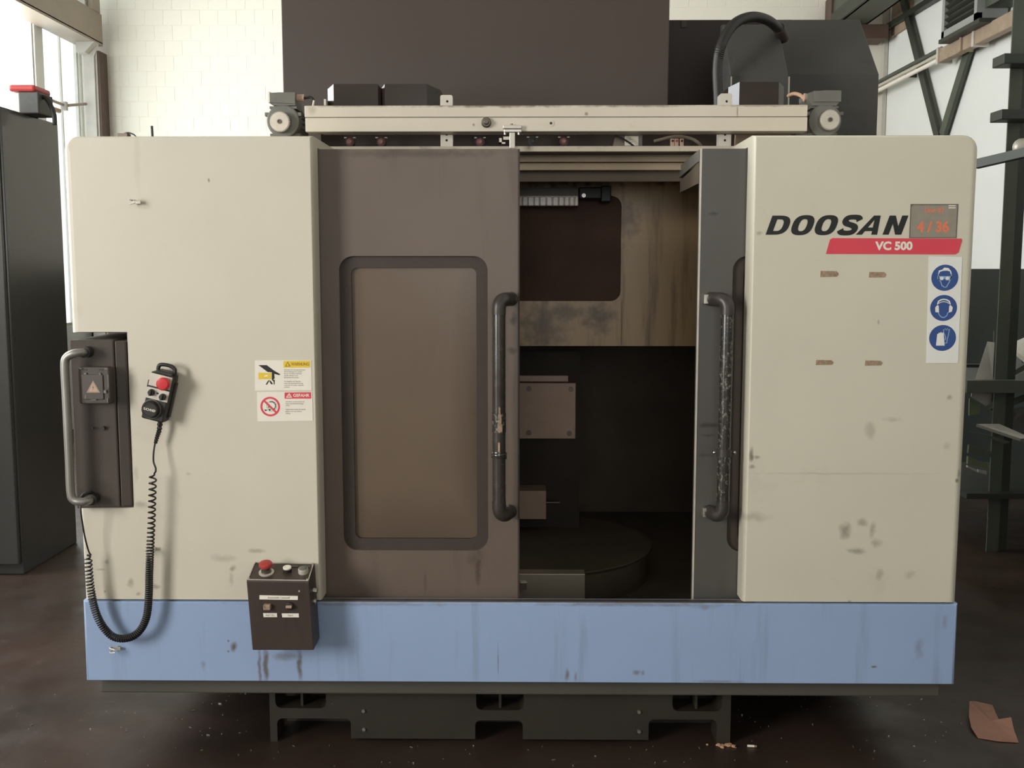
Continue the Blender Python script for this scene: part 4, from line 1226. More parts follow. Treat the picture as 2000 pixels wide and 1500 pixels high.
# --- gear motors at both beam ends
def gear_motor(px, py, right):
    YM = .36
    k = (CAM_D + YM) / FPX
    c = at(px, py, YM)
    if right:
        t = thing('gear_motor', 'grey gear motor with toothed pulley at beam right end', 'motor', (c.x, YM, c.z - .05), 'beam end motors')
    else:
        t = thing('gear_motor', 'grey gear motor with toothed pulley at beam left end', 'motor', (c.x, YM, c.z - .05), 'beam end motors')
    R = 31 * k
    MB().lathe((c.x, YM, c.z), (0, 1, 0), [(0, R * .9), (.004, R), (.05, R), (.055, R * .93), (.2, R * .93), (.205, R * .8)], 40).build('housing', 'motor', t)
    for i in range(14):
        a = radians(-55 + 110 * (i % 7) / 6 + (180 if i > 6 else 0))
        d = Vector((cos(a), 0, sin(a)))
        MB().obox(Vector((c.x, YM + .125, c.z)) + d * (R * .98), d * (R * .12), Vector((0, .065, 0)), Vector((-sin(a), 0, cos(a))) * .0012).build('cooling_fin', 'motor', t)
    for sx in (-1, 1):
        q = Vector((c.x + sx * R * 1.02, YM + .01, c.z + R * .42))
        MB().box(q.x - .006, q.x + .006, q.y - .004, q.y + .02, q.z - .006, q.z + .006).build('lug', 'motor', t, .001)
    pc = at(546 if not right else 1621, 237.5 if not right else 234, YM - .03)
    n = 44; rp = 20 * k * .985
    prof = []
    for i in range(n):
        for f_, r_ in ((0, rp), (.45, rp), (.5, rp * .94), (.95, rp * .94)):
            a = 2 * pi * (i + f_) / n
            prof.append((pc.x + r_ * cos(a), pc.z + r_ * sin(a)))
    pul = MB().prism(prof, YM - .03, YM - .004).build('pulley', 'steel', t)
    MB().lathe((pc.x, YM - .03, pc.z), (0, -1, 0), [(0, rp * .9), (.002, rp * .88), (.0022, .1 * rp)], 36).build('pulley_face', 'pulley', pul)
    MB().lathe((pc.x, YM - .0322, pc.z), (0, -1, 0), [(0, .0075), (.004, .0075), (.0042, .004), (.001, .0035)], 16).build('hub', 'steel_dark', pul)
    # terminal box
    def L(*pp): return [(at(a, b_, YM - .004).x, at(a, b_, YM - .004).z) for a, b_ in pp]
    if not right:
        tb = MB().prism(L((534, 205.5), (576, 205.5), (576, 202), (530, 200)), YM, YM + .10).prism(L((527, 200), (576, 203), (576, 180), (545, 180), (527, 181)), YM - .002, YM + .11).build('terminal_box', 'motor', t)
        MB().prism(L((527.5, 199.5), (576, 202.5), (576, 183)), YM - .006, YM - .002).build('terminal_lid', 'motor', tb)
        MB().box(at(523.5, 190, YM).x, at(527, 190, YM).x, YM - .002, YM + .1, at(525, 200, YM).z, at(525, 179, YM).z).build('lit_side_strip', 'white', tb)  # white strip painting the window light on the box's left side
        g0, g1 = at(577, 191, YM + .03), at(594, 192, YM + .03)
        MB().cyl(g0, g1, .011, .013, n=12, smooth=False).build('cable_gland', 'plate', t)
        MB().tube(catmull([g1, at(606, 190, YM + .03), at(612, 196, YM + .03), at(610, 208, YM + .05)], 5), .0045, 8).build('lead', 'cable', t)
        MB().tube([at(613, 196, YM + .02), at(611, 207, YM + .02)], .0035, 8).build('bare_lead', 'white', t)
    else:
        tb = MB().prism(L((1588, 206), (1634, 206), (1640, 199), (1643, 176), (1611, 176), (1589, 178), (1578, 182), (1578, 192)), YM, YM + .11).build('terminal_box', 'motor', t)
        MB().box(at(1589, 190, YM).x, at(1642, 190, YM).x, YM - .006, YM, at(1590, 199, YM).z, at(1590, 178, YM).z).build('terminal_lid', 'motor', tb)
        g1, g0 = at(1578, 190, YM + .03), at(1570, 190, YM + .03)
        MB().cyl(g0, g1, .013, .011, n=12, smooth=False).build('cable_gland', 'plate', t)
        MB().tube(catmull([at(1574, 198, YM + .04), at(1566, 188, YM + .06), at(1552, 183, YM + .12), at(1540, 187, YM + .2)], 6), .0065, 10).build('lead', 'tan', t)
    q0 = at(px, 207, YM)
    MB().box(q0.x - .045, q0.x + .045, YM + .005, YM + .11, c.z + R * .75, q0.z).build('box_neck', 'motor', t)
    MB().box(c.x - .05, c.x + .05, YM + .03, YM + .18, 1.9625, c.z - R * .7).build('foot', 'motor', t)
    return t


gear_motor(552, 236, False)
gear_motor(1612, 235, True)
t = at(1540, 258, .5)
tag(MB().box(at(1437, 258, .5).x, at(1545, 258, .5).x, .5, .52, 1.962, at(1500, 257.5, .5).z).build('rust_bar', 'rust'), 'rusty flat bar on machine top behind the beam right end', 'bar')


MB().box(at(628, 270, .56).x, at(1432, 270, .56).x, .55, .56, 1.9585, at(1000, 252, .55).z).build('slot_shade_plate', 'rear', mc)  # added dark sheet standing in for the beam's shadow behind the slot
# --- pneumatic fittings in the slot under the beam
def fitting(px, py, label, dark=False, loc_only=None):
    YF = .47
    k = (CAM_D + YF) / FPX
    c = at(px, py, YF)
    t = thing('pneumatic_fitting', label, 'fitting', (c.x, YF, 1.958), 'fittings in the slot under the beam')
    MB().cyl((c.x, YF, c.z), (c.x, YF - .018, c.z), 9 * k, n=18).build('body', 'black', t)
    MB().lathe((c.x, YF - .018, c.z), (0, -1, 0), [(0, 6.6 * k), (.003, 6.4 * k), (.0035, 4.4 * k), (.001, 4.2 * k)], 18).build('release_ring', 'red_dark' if not dark else 'black', t)
    MB().cyl((c.x, YF - .019, c.z), (c.x, YF - .026, c.z), 4 * k, n=10).build('bore_plug', 'steel_dark' if not dark else 'black', t)
    for sx in (-1, 1):
        MB().box(c.x + sx * 8.6 * k - .004, c.x + sx * 8.6 * k + .004, YF - .02, YF - .004, c.z + 6.5 * k, c.z + 8.6 * k).build('clip_tab', 'zinc', t)
    MB().box(c.x - 6 * k, c.x + 6 * k, YF - .006, YF + .02, 1.958, c.z).build('stem', 'black', t)
    return t


fitting(685, 278, 'leftmost red ringed fitting under the beam')
fitting(746, 278, 'second red ringed fitting from left under the beam')
fitting(938, 278, 'red ringed fitting just left of door carriage')
fitting(1040, 277, 'all black fitting just right of door carriage', True)
fitting(1101, 277, 'red ringed fitting midway between carriage and labelled sensor box')
YF = .47
c = at(1322, 276, YF)
t = thing('terminal_strip', 'tan three pole terminal strip near the grey cable under the beam', 'connector', (c.x, YF, 1.958))
for i, px_ in enumerate((1313, 1321, 1331)):
    q = at(px_, 276, YF)
    MB().box(q.x - .0065, q.x + .0065, YF - .01, YF + .01, 1.959, q.z + .008).build('terminal', 'plate', t, .001)
    MB().cyl((q.x, YF - .01, q.z), (q.x, YF - .014, q.z), .004, n=8).build('terminal_screw', 'red_dim' if i == 1 else 'ink', t)
t = thing('sensor_box', 'grey sensor box with white label under the beam', 'box', (at(1240, 272, YF).x, YF, 1.958))
u0, u1 = at(1223, 284, YF), at(1255, 262, YF)
MB().box(u0.x, u1.x, YF, YF + .05, 1.959, u1.z).build('housing', 'motor', t, .002)
u2 = at(1196, 262, YF); u3 = at(1222, 282, YF)
MB().prism([(u3.x, 1.959), (u3.x, u2.z + .004), (u2.x + .01, u2.z - .012), (u2.x, 1.959)], YF + .01, YF + .05).build('side_lug', 'steel_dark', t)
l0, l1 = at(1220, 284, YF - .001), at(1247, 266, YF - .001)
lb = MB().box(l0.x, l1.x, YF - .002, YF, 1.975, l1.z).build('label', 'white', t)
ll = MB()
for i in range(4):
    zz = l1.z - .006 - i * .0045
    ll.shape([[(l0.x + .004, zz - .0012), (l0.x + .022 + .006 * (i % 2), zz - .0012), (l0.x + .022 + .006 * (i % 2), zz), (l0.x + .004, zz)]], YF - .0025)
lo = ll.build('label_print', 'ink_grey', lb, fix=False); lo['kind'] = 'stuff'
tag(MB().tube(catmull([at(1193, 257, YF - .03), at(1208, 266, YF - .03), at(1225, 276, YF - .03), at(1236, 284, YF - .03), at(1245, 292, YF - .02)], 6), .0032, 8).build('sensor_lead', 'cable'),
    'thin black lead hanging across the white labelled sensor box', 'cable')
tag(MB().tube(catmull([at(1277, 276, YF), at(1290, 273, YF), at(1310, 268, YF), at(1330, 267, YF), at(1350, 271, YF), at(1364, 279, YF), at(1372, 290, YF + .02)], 6), .0055, 10).build('grey_cable', 'cable_grey'),
    'grey cable arching in the slot beside the terminal strip', 'cable')

# ================================================================== OPERATOR CONSOLE in the notch of the left cover
YO = -.04
t = thing('operator_console', 'dark grey swivel console with tall chrome handle in left cover notch', 'console', (at(180, 980, YO).x, .1, ZN0))
A = [at(134.7, 664, YO), at(221, 666, YO + .02), at(228, 987, YO + .02), at(144.5, 984, YO)]
zt, zb = A[0].z, ZN0 + .004


def vbox(xl, yl, xr, yr, dp, z0, z1, mb):
    return mb.prism([(xl, yl), (xr, yr), (xr, dp), (xl, dp)], z0, z1, ax='z')


xl, xr = A[0].x, A[1].x
vbox(xl, YO, xr, YO + .02, .298, zb, zt, MB()).build('housing', 'console', t, .004)
s0, s1 = at(226, 700, YO + .03).x, at(246, 700, YO + .03).x
vbox(s0, YO + .024, s1, YO + .034, .298, zb, zt - .004, MB()).build('swivel_slab', 'console_edge', t, .004)
MB().box(xr, s0, YO + .06, .29, zb, zt - .01).build('slab_gap', 'ink', t)
MB().box(XL + .001, XN - .002, .30, .34, ZN0 + .002, ZN1 - .002).build('recess_back', 'console_edge', t)
# chrome pull handle down the left edge
H0, H1 = at(129, 700, YO - .05), at(136, 975, YO - .05)
hx = (at(128, 720, YO - .05).x + at(137, 960, YO - .05).x) / 2
p = [(hx + .05, YO, H0.z + .016), (hx + .044, YO - .04, H0.z + .016), (hx + .03, YO - .05, H0.z + .015), (hx + .008, YO - .05, H0.z + .004), (hx, YO - .05, H0.z - .02), (hx, YO - .05, H0.z - .1)]
pb = [(hx, YO - .05, H1.z + .1), (hx, YO - .05, H1.z + .02), (hx + .008, YO - .05, H1.z - .002), (hx + .03, YO - .05, H1.z - .008), (hx + .044, YO - .04, H1.z - .008), (hx + .05, YO, H1.z - .008)]
MB().tube(catmull(p, 5) + catmull(pb, 5), .0125, 18).build('pull_handle', 'satin', t)
for z in (H0.z + .016, H1.z - .008):
    MB().cyl((hx + .05, YO + .004, z), (hx + .05, YO - .026, z), .017, n=18).build('handle_foot', 'black', t)
# hinged socket lid with high voltage triangle
u0, u1 = at(155, 789, YO - .02), at(213, 717, YO - .02)
lid = MB().prism(rrect(u0.x, u1.x, u0.z, u1.z, .008, 4), YO - .022, YO + .012).build('socket_lid', 'console_edge', t, .004)
MB().prism(rrect(u0.x + .012, u1.x - .018, u0.z + .014, u1.z - .022, .004, 3), YO - .026, YO - .02).build('lid_panel', 'console', lid, .002)
for px_ in (165, 197):
    q = at(px_, 722.5, YO - .025)
    MB().box(q.x - .006, q.x + .006, YO - .0235, YO - .021, q.z - .0015, q.z + .0015).build('lid_slot', 'ink', lid)
for (a, b_, w_, h_) in ((166, 730, 5, 3), (195, 730.5, 3, 4), (205, 765, 5, 6), (211, 745, 1.6, 26), (210, 782, 2, 8), (167, 775, 2, 8), (183, 781, 10, 1.5), (157, 720, 5, 2), (207, 720.5, 6, 2.4)):
    q = at(a, b_, YO - .0265)
    MB().box(q.x - w_ * K / 2, q.x + w_ * K / 2, YO - .0268, YO - .02, q.z - h_ * K / 2, q.z + h_ * K / 2).build('scuff', 'motor', lid)
tri = MB()
def C_(*pp): return [(at(a, b_, YO - .027).x, at(a, b_, YO - .027).z) for a, b_ in pp]
tri.shape([C_((168.5, 767), (195.5, 767), (181.5, 743))], YO - .0264, 0, .0006)
tri.shape([C_((173, 764.8), (192, 764.8), (181.6, 747.5))], YO - .0268, 1)
tri.shape([C_((180, 757.5), (182.3, 757), (180.5, 763.5), (183.6, 756), (181.3, 756.4), (183, 751))], YO - .0271, 2)
tri.build('voltage_triangle', ['rust', 'plate', 'ink'], lid, label='small worn triangle with a lightning flash', fix=False)
q = at(181, 836, YO); MB().cyl((q.x, YO + .003, q.z), (q.x, YO - .004, q.z), .004, n=10).build('key_hole', 'ink', t)
q = at(203, 836, YO + .015); MB().cyl((q.x, YO + .02, q.z), (q.x, YO + .006, q.z), .006, n=10).build('latch', 'ink', t)

# ================================================================== HANDWHEEL PENDANT AND ITS COILED LEAD
PF = -.058                                   # front face of the pendant
pc = at(306.5, 776, PF)                      # centre of its front face
t = thing('handwheel_pendant', 'black handheld pendant with red stop button hung on left cover', 'pendant', (pc.x, -.001, pc.z))
tilt = radians(-14.5)
Ux = Vector((cos(tilt), 0, sin(tilt))); Uz = Vector((-sin(tilt), 0, cos(tilt)))


def PP(u, v, w=0.0):
    q = Vector((pc.x, PF, pc.z)) + Ux * u + Uz * v
    q.y = PF - w
    return q


def pbox(u0, u1, v0, v1, w0, w1, mb=None):
    mb = mb or MB()
    return mb.obox(PP((u0 + u1) / 2, (v0 + v1) / 2, (w0 + w1) / 2), Ux * (u1 - u0) / 2, Vector((0, -1, 0)) * (w1 - w0) / 2, Uz * (v1 - v0) / 2)


hw, hv = .0345, .0735
pbox(-hw, hw, -hv, hv, -.055, 0).build('pendant_body', 'black', t, .005)
pbox(-hw + .001, hw - .001, .031, hv - .004, 0, .0012).build('label_plate', 'zinc', t, label='silver upper label plate')
pbox(-hw + .001, hw - .001, -.008, .026, 0, .0012).build('label_plate', 'zinc', t, label='silver lower label plate with two knobs')
pbox(-hw, hw, .026, .031, 0, .002).build('divider', 'black', t)
e_ = PP(.014, .0475)
MB().lathe(e_, (0, -1, 0), [(0, .012), (.010, .012), (.011, .0195), (.020, .0195), (.024, .016), (.025, .006)], 28).build('stop_button', 'red', t)
MB().lathe(e_, (0, -1, 0), [(0, .016), (.002, .016), (.0025, .013)], 24).build('button_collar', 'yellow', t)
pbox(-.002, .003, .064, .067, .001, .0016).build('yellow_mark', 'yellow', t)
for (u, v) in ((-.0185, .011), (.0175, .006)):
    q = PP(u, v, .001)
    kn = MB().lathe(q, (0, -1, 0), [(0, .0105), (.006, .010), (.012, .0085), (.0125, .004)], 20).build('selector_knob', 'black', t)
    MB().obox(q + Vector((0, -.014, 0)), Ux * .0025, Vector((0, .003, 0)), Uz * .009).build('knob_grip', 'black', kn)
q = PP(0, .0125, .0012); MB().cyl(q, q + Vector((0, -.001, 0)), .003, n=10).build('label_dot', 'ink', t)
wc = PP(-.008, -.039)
wh = MB().lathe(wc, (0, -1, 0), [(0, .0275), (.004, .0275), (.006, .025), (.018, .0245), (.021, .022), (.021, .019), (.0195, .018), (.0195, .004)], 36).build('handwheel', 'black', t)
MB().text('EUCHNER', 0, 0, 0, .0105, 0, bold=.02, sx=.85, xf=lambda u, w: tuple(PP(-.008 + u, -.039 + w, .0200))).build('wheel_lettering', 'white', wh, fix=False)
MB().lathe(wc, (0, -1, 0), [(0, .0295), (.0035, .0295), (.0036, .027)], 36).build('wheel_ring', 'motor', t)
lp = [(-.018, hv - .004), (-.022, hv + .012), (-.018, hv + .022), (0, hv + .026), (.018, hv + .025), (.028, hv + .018), (.030, hv + .004), (.030, hv - .012)]
MB().tube(catmull([PP(a, b_, -.022) for a, b_ in lp], 5), .006, 10).build('hanging_loop', 'black', t)
pbox(-.020, .030, hv - .004, hv + .008, -.048, -.004).build('top_cap', 'black', t, .003)
pbox(-hw - .006, -hw, .022, .044, -.028, -.010).build('side_switch', 'black', t, .001)
pbox(hw - .004, hw + .004, -.060, .050, -.050, -.03).build('rear_shell', 'black', t, .002)
# strain relief and lead
sr0 = PP(-.002, -hv, -.025)
lead_y = sr0.y
srp = [at(313, 820, lead_y), at(311, 840, lead_y), at(307, 853, lead_y), at(303.5, 866, lead_y)]
srp = catmull(srp, 6)
MB().tube(srp, [(.0095 if i % 2 else .0065) * (1 - .35 * i / len(srp)) for i in range(len(srp))], 10).build('strain_relief', 'cable', t)
YK = -.048
thin2 = catmull([at(303, 864, lead_y), at(300, 885, lead_y - .01), at(300, 902, -.045), at(304, 914, -.047), at(304, 921, YK)], 6)
thin1 = catmull([at(166, 962, YO - .012), at(157, 975, YO - .02), at(158, 1000, YO - .03), at(165, 1045, -.055), at(173, 1076, YK), at(178, 1084, YK)], 6)
axis = [at(a, b_, YK) for a, b_ in ((172, 1084), (174, 1120), (178, 1155), (186, 1192), (200, 1222), (222, 1244), (250, 1246), (272, 1233), (286, 1205), (290.5, 1165), (291.5, 1120), (293.5, 1070), (296, 1020), (297.5, 970), (299, 924))]
ax_ = catmull(axis, 24)
cum = [0]
for i in range(1, len(ax_)): cum.append(cum[-1] + (ax_[i] - ax_[i - 1]).length)
tot = cum[-1]
pitch_keys = [(0, .0135), (.10, .0105), (.17, .0072), (.30, .0066), (.63, .0066), (.68, .0072), (.74, .0105), (.82, .0165), (1.0, .0200)]


def pitch(s):
    for (a, pa), (b_, pb_) in zip(pitch_keys[:-1], pitch_keys[1:]):
        if s <= b_: return pa + (pb_ - pa) * (s - a) / (b_ - a)
    return pitch_keys[-1][1]


coil = []; ph = 0.0; sA = 0.0; j = 0
Rc = .0100
ref = Vector((0, -1, 0))
while sA < tot:
    while j < len(cum) - 2 and cum[j + 1] < sA: j += 1
    f_ = (sA - cum[j]) / max(1e-9, cum[j + 1] - cum[j])
    q = ax_[j].lerp(ax_[j + 1], f_)
    td = (ax_[j + 1] - ax_[j]).normalized()
    a1 = td.cross(ref).normalized(); a2 = td.cross(a1)
    ease = min(1, sA / .012, (tot - sA) / .012)
    coil.append(q + (a1 * cos(ph) + a2 * sin(ph)) * Rc * (.25 + .75 * ease))
    ph += 2 * pi / 11; sA += pitch(sA / tot) / 11
MB().tube(thin1 + coil + thin2[::-1], .0028, 6).build('coiled_lead', 'cable', t)
q = at(168, 964, YO - .014)
MB().tube(catmull([at(182, 964, YO + .01), at(175, 962, YO - .012), at(164, 966, YO - .018), at(158, 976, YO - .02)], 4), .0055, 8).build('lead_grommet', 'black', t)

# ================================================================== PUSH BUTTON BOX
BF = -.105
def BXY(px, py, Y): q = at(px, py, Y); return q
f_tl, f_tr, f_br, f_bl = at(481, 1134, BF), at(604, 1136, BF), at(613, 1270, BF - .002), at(493, 1270, BF - .002)
b_tl, b_tr = at(496, 1098, -.004), at(615, 1100, -.004)
b_br, b_bl = Vector((b_tr.x + (f_br.x - f_tr.x), -.001, f_br.z + .0)), Vector((b_tl.x + (f_bl.x - f_tl.x), -.001, f_bl.z))
t = thing('button_box', 'dark brown button box with red mushroom stop below warning labels', 'control box', (f_bl.x + .09, -.05, f_bl.z))
MB().add([f_tl, f_tr, f_br, f_bl, b_tl, b_tr, b_br, b_bl], [(0, 3, 2, 1), (4, 5, 6, 7), (0, 1, 5, 4), (3, 7, 6, 2), (0, 4, 7, 3), (1, 2, 6, 5)]).build('housing', 'box', t, .003)
# lid frame on the sloping top
nT = (f_tr - f_tl).cross(b_tl - f_tl).normalized()


def TP(u, v, h=0.0):
    a = f_tl.lerp(f_tr, u); c = b_tl.lerp(b_tr, u)
    return a.lerp(c, v) + nT * h


for (a, c) in (((.02, .04), (.98, .04)), ((.98, .04), (.98, .96)), ((.98, .96), (.02, .96)), ((.02, .96), (.02, .04))):
    MB().bar(TP(*a, .001), TP(*c, .001), .0026, .0026, nT).build('lid_trim', 'zinc', t)
for (u, v) in ((.035, .07), (.965, .07), (.965, .93), (.035, .93)):
    MB().cyl(TP(u, v, .001), TP(u, v, .004), .0035, n=8).build('lid_screw', 'chrome', t)
es = TP(.27, .44)
MB().lathe(es, nT, [(0, .0235), (.003, .0235), (.0035, .019), (.0036, .01)], 32).build('stop_ring', 'zinc', t)
MB().lathe(es + nT * .0035, nT, [(0, .0155), (.008, .0155), (.010, .012), (.022, .012)], 28).build('stop_stem', 'steel_dark', t)
MB().lathe(es + nT * .022, nT, [(0, .015), (.003, .0205), (.009, .0205), (.013, .0185), (.0155, .012), (.0162, .004)], 32).build('mushroom_button', 'red_dim', t)
e2 = TP(.60, .52)
MB().lathe(e2, nT, [(0, .0135), (.012, .0135), (.0125, .011)], 24).build('push_button_base', 'black', t)
MB().lathe(e2 + nT * .012, nT, [(0, .0128), (.004, .0128), (.005, .011), (.005, .007), (.0042, .006)], 24).build('push_button', 'white', t, label='small cream push button')
e3 = TP(.86, .48)
MB().lathe(e3, nT, [(0, .0155), (.012, .0155), (.015, .014)], 28).build('indicator_ring', 'zinc', t)
MB().lathe(e3 + nT * .012, nT, [(0, .013), (.004, .013), (.007, .008), (.0075, .003)], 24).build('indicator_lens', 'motor', t)
for u in (.68, .88):
    a, c = TP(u - .04, .80, .0008), TP(u + .06, .80, .0008)
    MB().bar(a, c, .010, .001, nT).build('faint_tag', 'console', t)


def FP(px, py): q = at(px, py, BF - .0015); return (q.x, q.z)


def strip(p4, txt, th, tilt=0.0, off=(0, 0)):
    m_ = MB()
    m_.shape([[FP(*q) for q in p4]], BF - .003, 0, .0025)
    cx = sum(q[0] for q in p4) / 4 + off[0]; cy = sum(q[1] for q in p4) / 4 + off[1]
    c_ = FP(cx, cy)
    m_.text(txt, c_[0], c_[1], BF - .0034, th, 1, bold=.01)
    m_.build('label_strip', ['white', 'ink_grey'], t, label='white strip reading ' + txt, fix=False)


strip([(507, 1170.5), (582, 1171.5), (582, 1164), (507, 1162.5)], 'Automatik / manuell', .0082)
strip([(515, 1205), (541.5, 1205), (541, 1197.5), (514, 1197.5)], 'Auf / Zu', .0080)
strip([(551.5, 1205.5), (584, 1205.5), (583.5, 1198), (550.5, 1198)], 'Start', .0080)
u0, u1 = FP(516, 1189), FP(529.5, 1179)
MB().box(u0[0], u1[0], BF - .016, BF + .002, u0[1], u1[1]).build('selector', 'residue', t, .002, label='tan lit selector button')
q = FP(566, 1183)
sd = MB().lathe((q[0], BF, q[1]), (0, -1, 0), [(0, .0115), (.008, .0115), (.010, .009)], 20).build('selector', 'black', t, label='black selector knob')
MB().box(q[0] - .009, q[0] + .009, BF - .018, BF - .008, q[1] - .003, q[1] + .004).build('selector_lever', 'plate', sd, .001)
for (a, b_) in ((615, 1153), (613, 1173)):
    q = at(a, b_, -.05)
    MB().cyl((q.x - .014, -.05, q.z), (q.x + .007, -.05, q.z - .003), .0095, n=12).build('side_gland', 'steel', t)
q = FP(584.5, 1154.5)
MB().cyl((q[0], BF + .001, q[1]), (q[0], BF - .003, q[1]), .003, n=8).build('front_screw', 'plate', t)

# ================================================================== NEIGHBOURING CABINET AT LEFT
CX, CY0, CY1, CZ = -2.555, 1.97, 2.64, 2.345
t = thing('steel_cabinet', 'tall slate grey steel cabinet standing left of the machine', 'cabinet', (-3.2, 2.3, 0))
MB().box(-3.9, CX, CY0 + .03, CY1, .0, CZ).build('cabinet_body', 'cabinet', t, .008)
MB().box(-3.9, CX - .01, CY0, CY0 + .03, .06, CZ - .02).build('cabinet_door', 'cabinet', t, .006)
q = at(62, 205, 2.35)
t = thing('beacon_motor', 'red capped dark motor unit standing on the slate cabinet', 'motor', (q.x, 2.35, CZ))
x0, x1 = at(45, 200, 2.3).x, at(84, 200, 2.3).x
zt = at(62, 182, 2.3).z
MB().box(x0, x1, 2.25, 2.42, CZ - .001, zt).build('motor_body', 'hood', t, .006)
MB().box(at(27, 180, 2.3).x, at(78, 180, 2.3).x, 2.24, 2.43, zt, zt + .034).build('red_cap', 'red_dim', t, .012)
MB().box(at(30, 180, 2.3).x, x0, 2.26, 2.38, CZ - .001, zt - .004).build('terminal_box', 'white', t, .004)
MB().tube(catmull([(x1, 2.3, zt - .02)] + [at(a, b_, 2.3) for a, b_ in ((90, 192), (100, 208), (106, 226), (107, 244))] + [(at(107, 246, 2.3).x, 2.3, CZ + .0)], 6), .012, 8).build('motor_lead', 'cable', t)

# ================================================================== STORAGE RACK AND SCRAP AT RIGHT
RY = 2.5
px0, px1 = at(1968, 250, RY).x, at(1992, 250, RY).x
t = thing('cantilever_rack', 'grey green steel storage rack right of the machine', 'rack', (px0, RY, 0))
MB().box(px0, px1, RY, RY + .01, 0, 4.6).box(px0 + .02, px1 - .01, RY + .01, RY + .05, 0, 4.6).build('post', 'green_steel', t)
MB().box(px1 + .001, px1 + .05, RY + .012, RY + .06, 0, 4.6).build('post_web', 'green_dark', t)
for (a, b_, c_, d_) in ((1960, 124, 1988, 98), (1955, 233, 1986, 207)):
    q0 = at(a + 1, b_, RY - .14)
    MB().box(q0.x, px1 + .03, RY - .14, RY, q0.z, q0.z + .052).build('arm', 'green_dark', t, .004)
# sloping tie bar and cross beam
b0, b1 = at(1905, 321, RY - .02), at(2030, 292, RY - .35)
MB().bar(b0, b1, .05, .045, (0, 0, 1)).build('tie_bar', 'green_steel', t)
q = at(1992, 288, RY - .1)
MB().sphere((q.x, RY - .12, q.z), .045, 8).build('tie_knob', 'zinc', t)
z0, z1 = at(1950, 765, RY).z, at(1950, 741, RY).z
MB().box(at(1880, 750, RY).x, 3.4, RY - .06, RY - .001, z0, z1).build('cross_beam', 'green_steel', t)
MB().box(at(1880, 750, RY).x, 3.4, RY - .001, RY + .9, z0 + .03, z0 + .05).build('shelf', 'green_dark', t)
MB().box(at(1880, 750, RY).x, 3.4, RY + .9, RY + .95, z0, z1).build('cross_beam', 'green_dark', t)
xs0 = at(1885, 870, RY).x
MB().box(xs0, 3.4, RY - .05, RY + .9, at(1950, 950, RY).z - .06, at(1950, 950, RY).z - .03).build('shelf', 'green_dark', t)
MB().box(xs0 + .12, xs0 + .16, RY + .85, RY + .9, 0, z1).build('rear_post', 'green_dark', t)


def sheet(label, corners, th, m, Y0=None):
    """an offcut: quad seen in the photograph, corners (px, py, depth)"""
    P4 = [at(a, b_, Y) for a, b_, Y in corners]
    nn = (P4[1] - P4[0]).cross(P4[2] - P4[0]).normalized() * th
    n_ = len(P4)
    o = MB().add(P4 + [q + nn for q in P4], [tuple(range(n_)), tuple(reversed(range(n_, 2 * n_)))] + [(i, (i + 1) % n_, (i + 1) % n_ + n_, i + n_) for i in range(n_)]).build('metal_offcut', m)
    return tag(o, label, 'scrap metal', 'offcuts on the rack')


sheet('pale sheet offcut leaning far right above the cross beam', [(1962, 676, 2.9), (2010, 655, 2.75), (2030, 690, 2.6), (2000, 708, 2.6)], .008, 'scrap')
sheet('tall grey offcut leaning behind the cross beam beside the machine', [(1904, 742, 2.62), (1938, 742, 2.6), (1942, 670, 2.70), (1928, 668, 2.72)], .008, 'scrap')
sheet('thin dark blade offcut standing behind the cross beam', [(1938, 742, 2.80), (1947, 742, 2.80), (1946, 662, 2.84), (1940, 646, 2.85)], .01, 'green_steel')
sheet('broad dark offcut lying low behind the cross beam', [(1945, 742, 2.92), (2010, 742, 2.92), (1990, 700, 3.2), (1952, 690, 3.3)], .01, 'green_steel')
sheet('sloping bar rising to the right above the cross beam', [(1948, 740, 2.66), (1962, 740, 2.66), (2015, 712, 2.66), (2010, 702, 2.66)], .03, 'green_steel')
sheet('pale triangular offcut hanging just under the cross beam', [(1898, 768, 2.56), (1969, 767, 2.56), (1926, 793, 2.56), (1897, 775, 2.56)], .006, 'scrap')
sheet('olive triangular offcut under the cross beam beside the machine', [(1894, 778, 2.53), (1918, 796, 2.53), (1912, 808, 2.53), (1893, 812, 2.53)], .012, 'scrap_green')
sheet('dark angle iron slanting up to the right below the cross beam', [(1930, 798, 2.62), (1938, 806, 2.62), (2020, 772, 2.62), (2020, 762, 2.62)], .03, 'green_steel')
sheet('broad dull plate leaning at far right below the slanting angle iron', [(1958, 838, 2.75), (2020, 852, 2.75), (2020, 792, 2.85), (1975, 800, 2.85)], .012, 'motor')
ss = [((1906, 833), (1950, 833), (2012, 860), (1992, 862), 'upper long pale plank offcut sloping down to the right', 'scrap'),
      ((1892, 842), (1925, 848), (1970, 862), (1960, 866), 'dark thin strip under the long pale plank', 'green_steel'),
      ((1890, 868), (1932, 880), (1934, 892), (1888, 884), 'dark grey block offcut end below the planks', 'green_steel'),
      ((1888, 890), (1926, 905), (1926, 914), (1887, 905), 'olive green block offcut end low beside the machine', 'scrap_green'),
      ((1887, 908), (1906, 917), (1906, 921), (1887, 912), 'small pale strip end lowest beside the machine', 'scrap'),
      ((1908, 916), (1924, 919), (1924, 926), (1908, 921), 'short pale strip end beneath the olive block', 'scrap')]
for i, (a, b_, c_, d_, lab, mm) in enumerate(ss):
    Y = RY - .14 + i * .012
    sheet(lab, [(d_[0], d_[1], Y), (c_[0], c_[1], Y), (b_[0], b_[1], Y + .1 if i == 0 else Y), (a[0], a[1], Y + .1 if i == 0 else Y)], .02, mm)

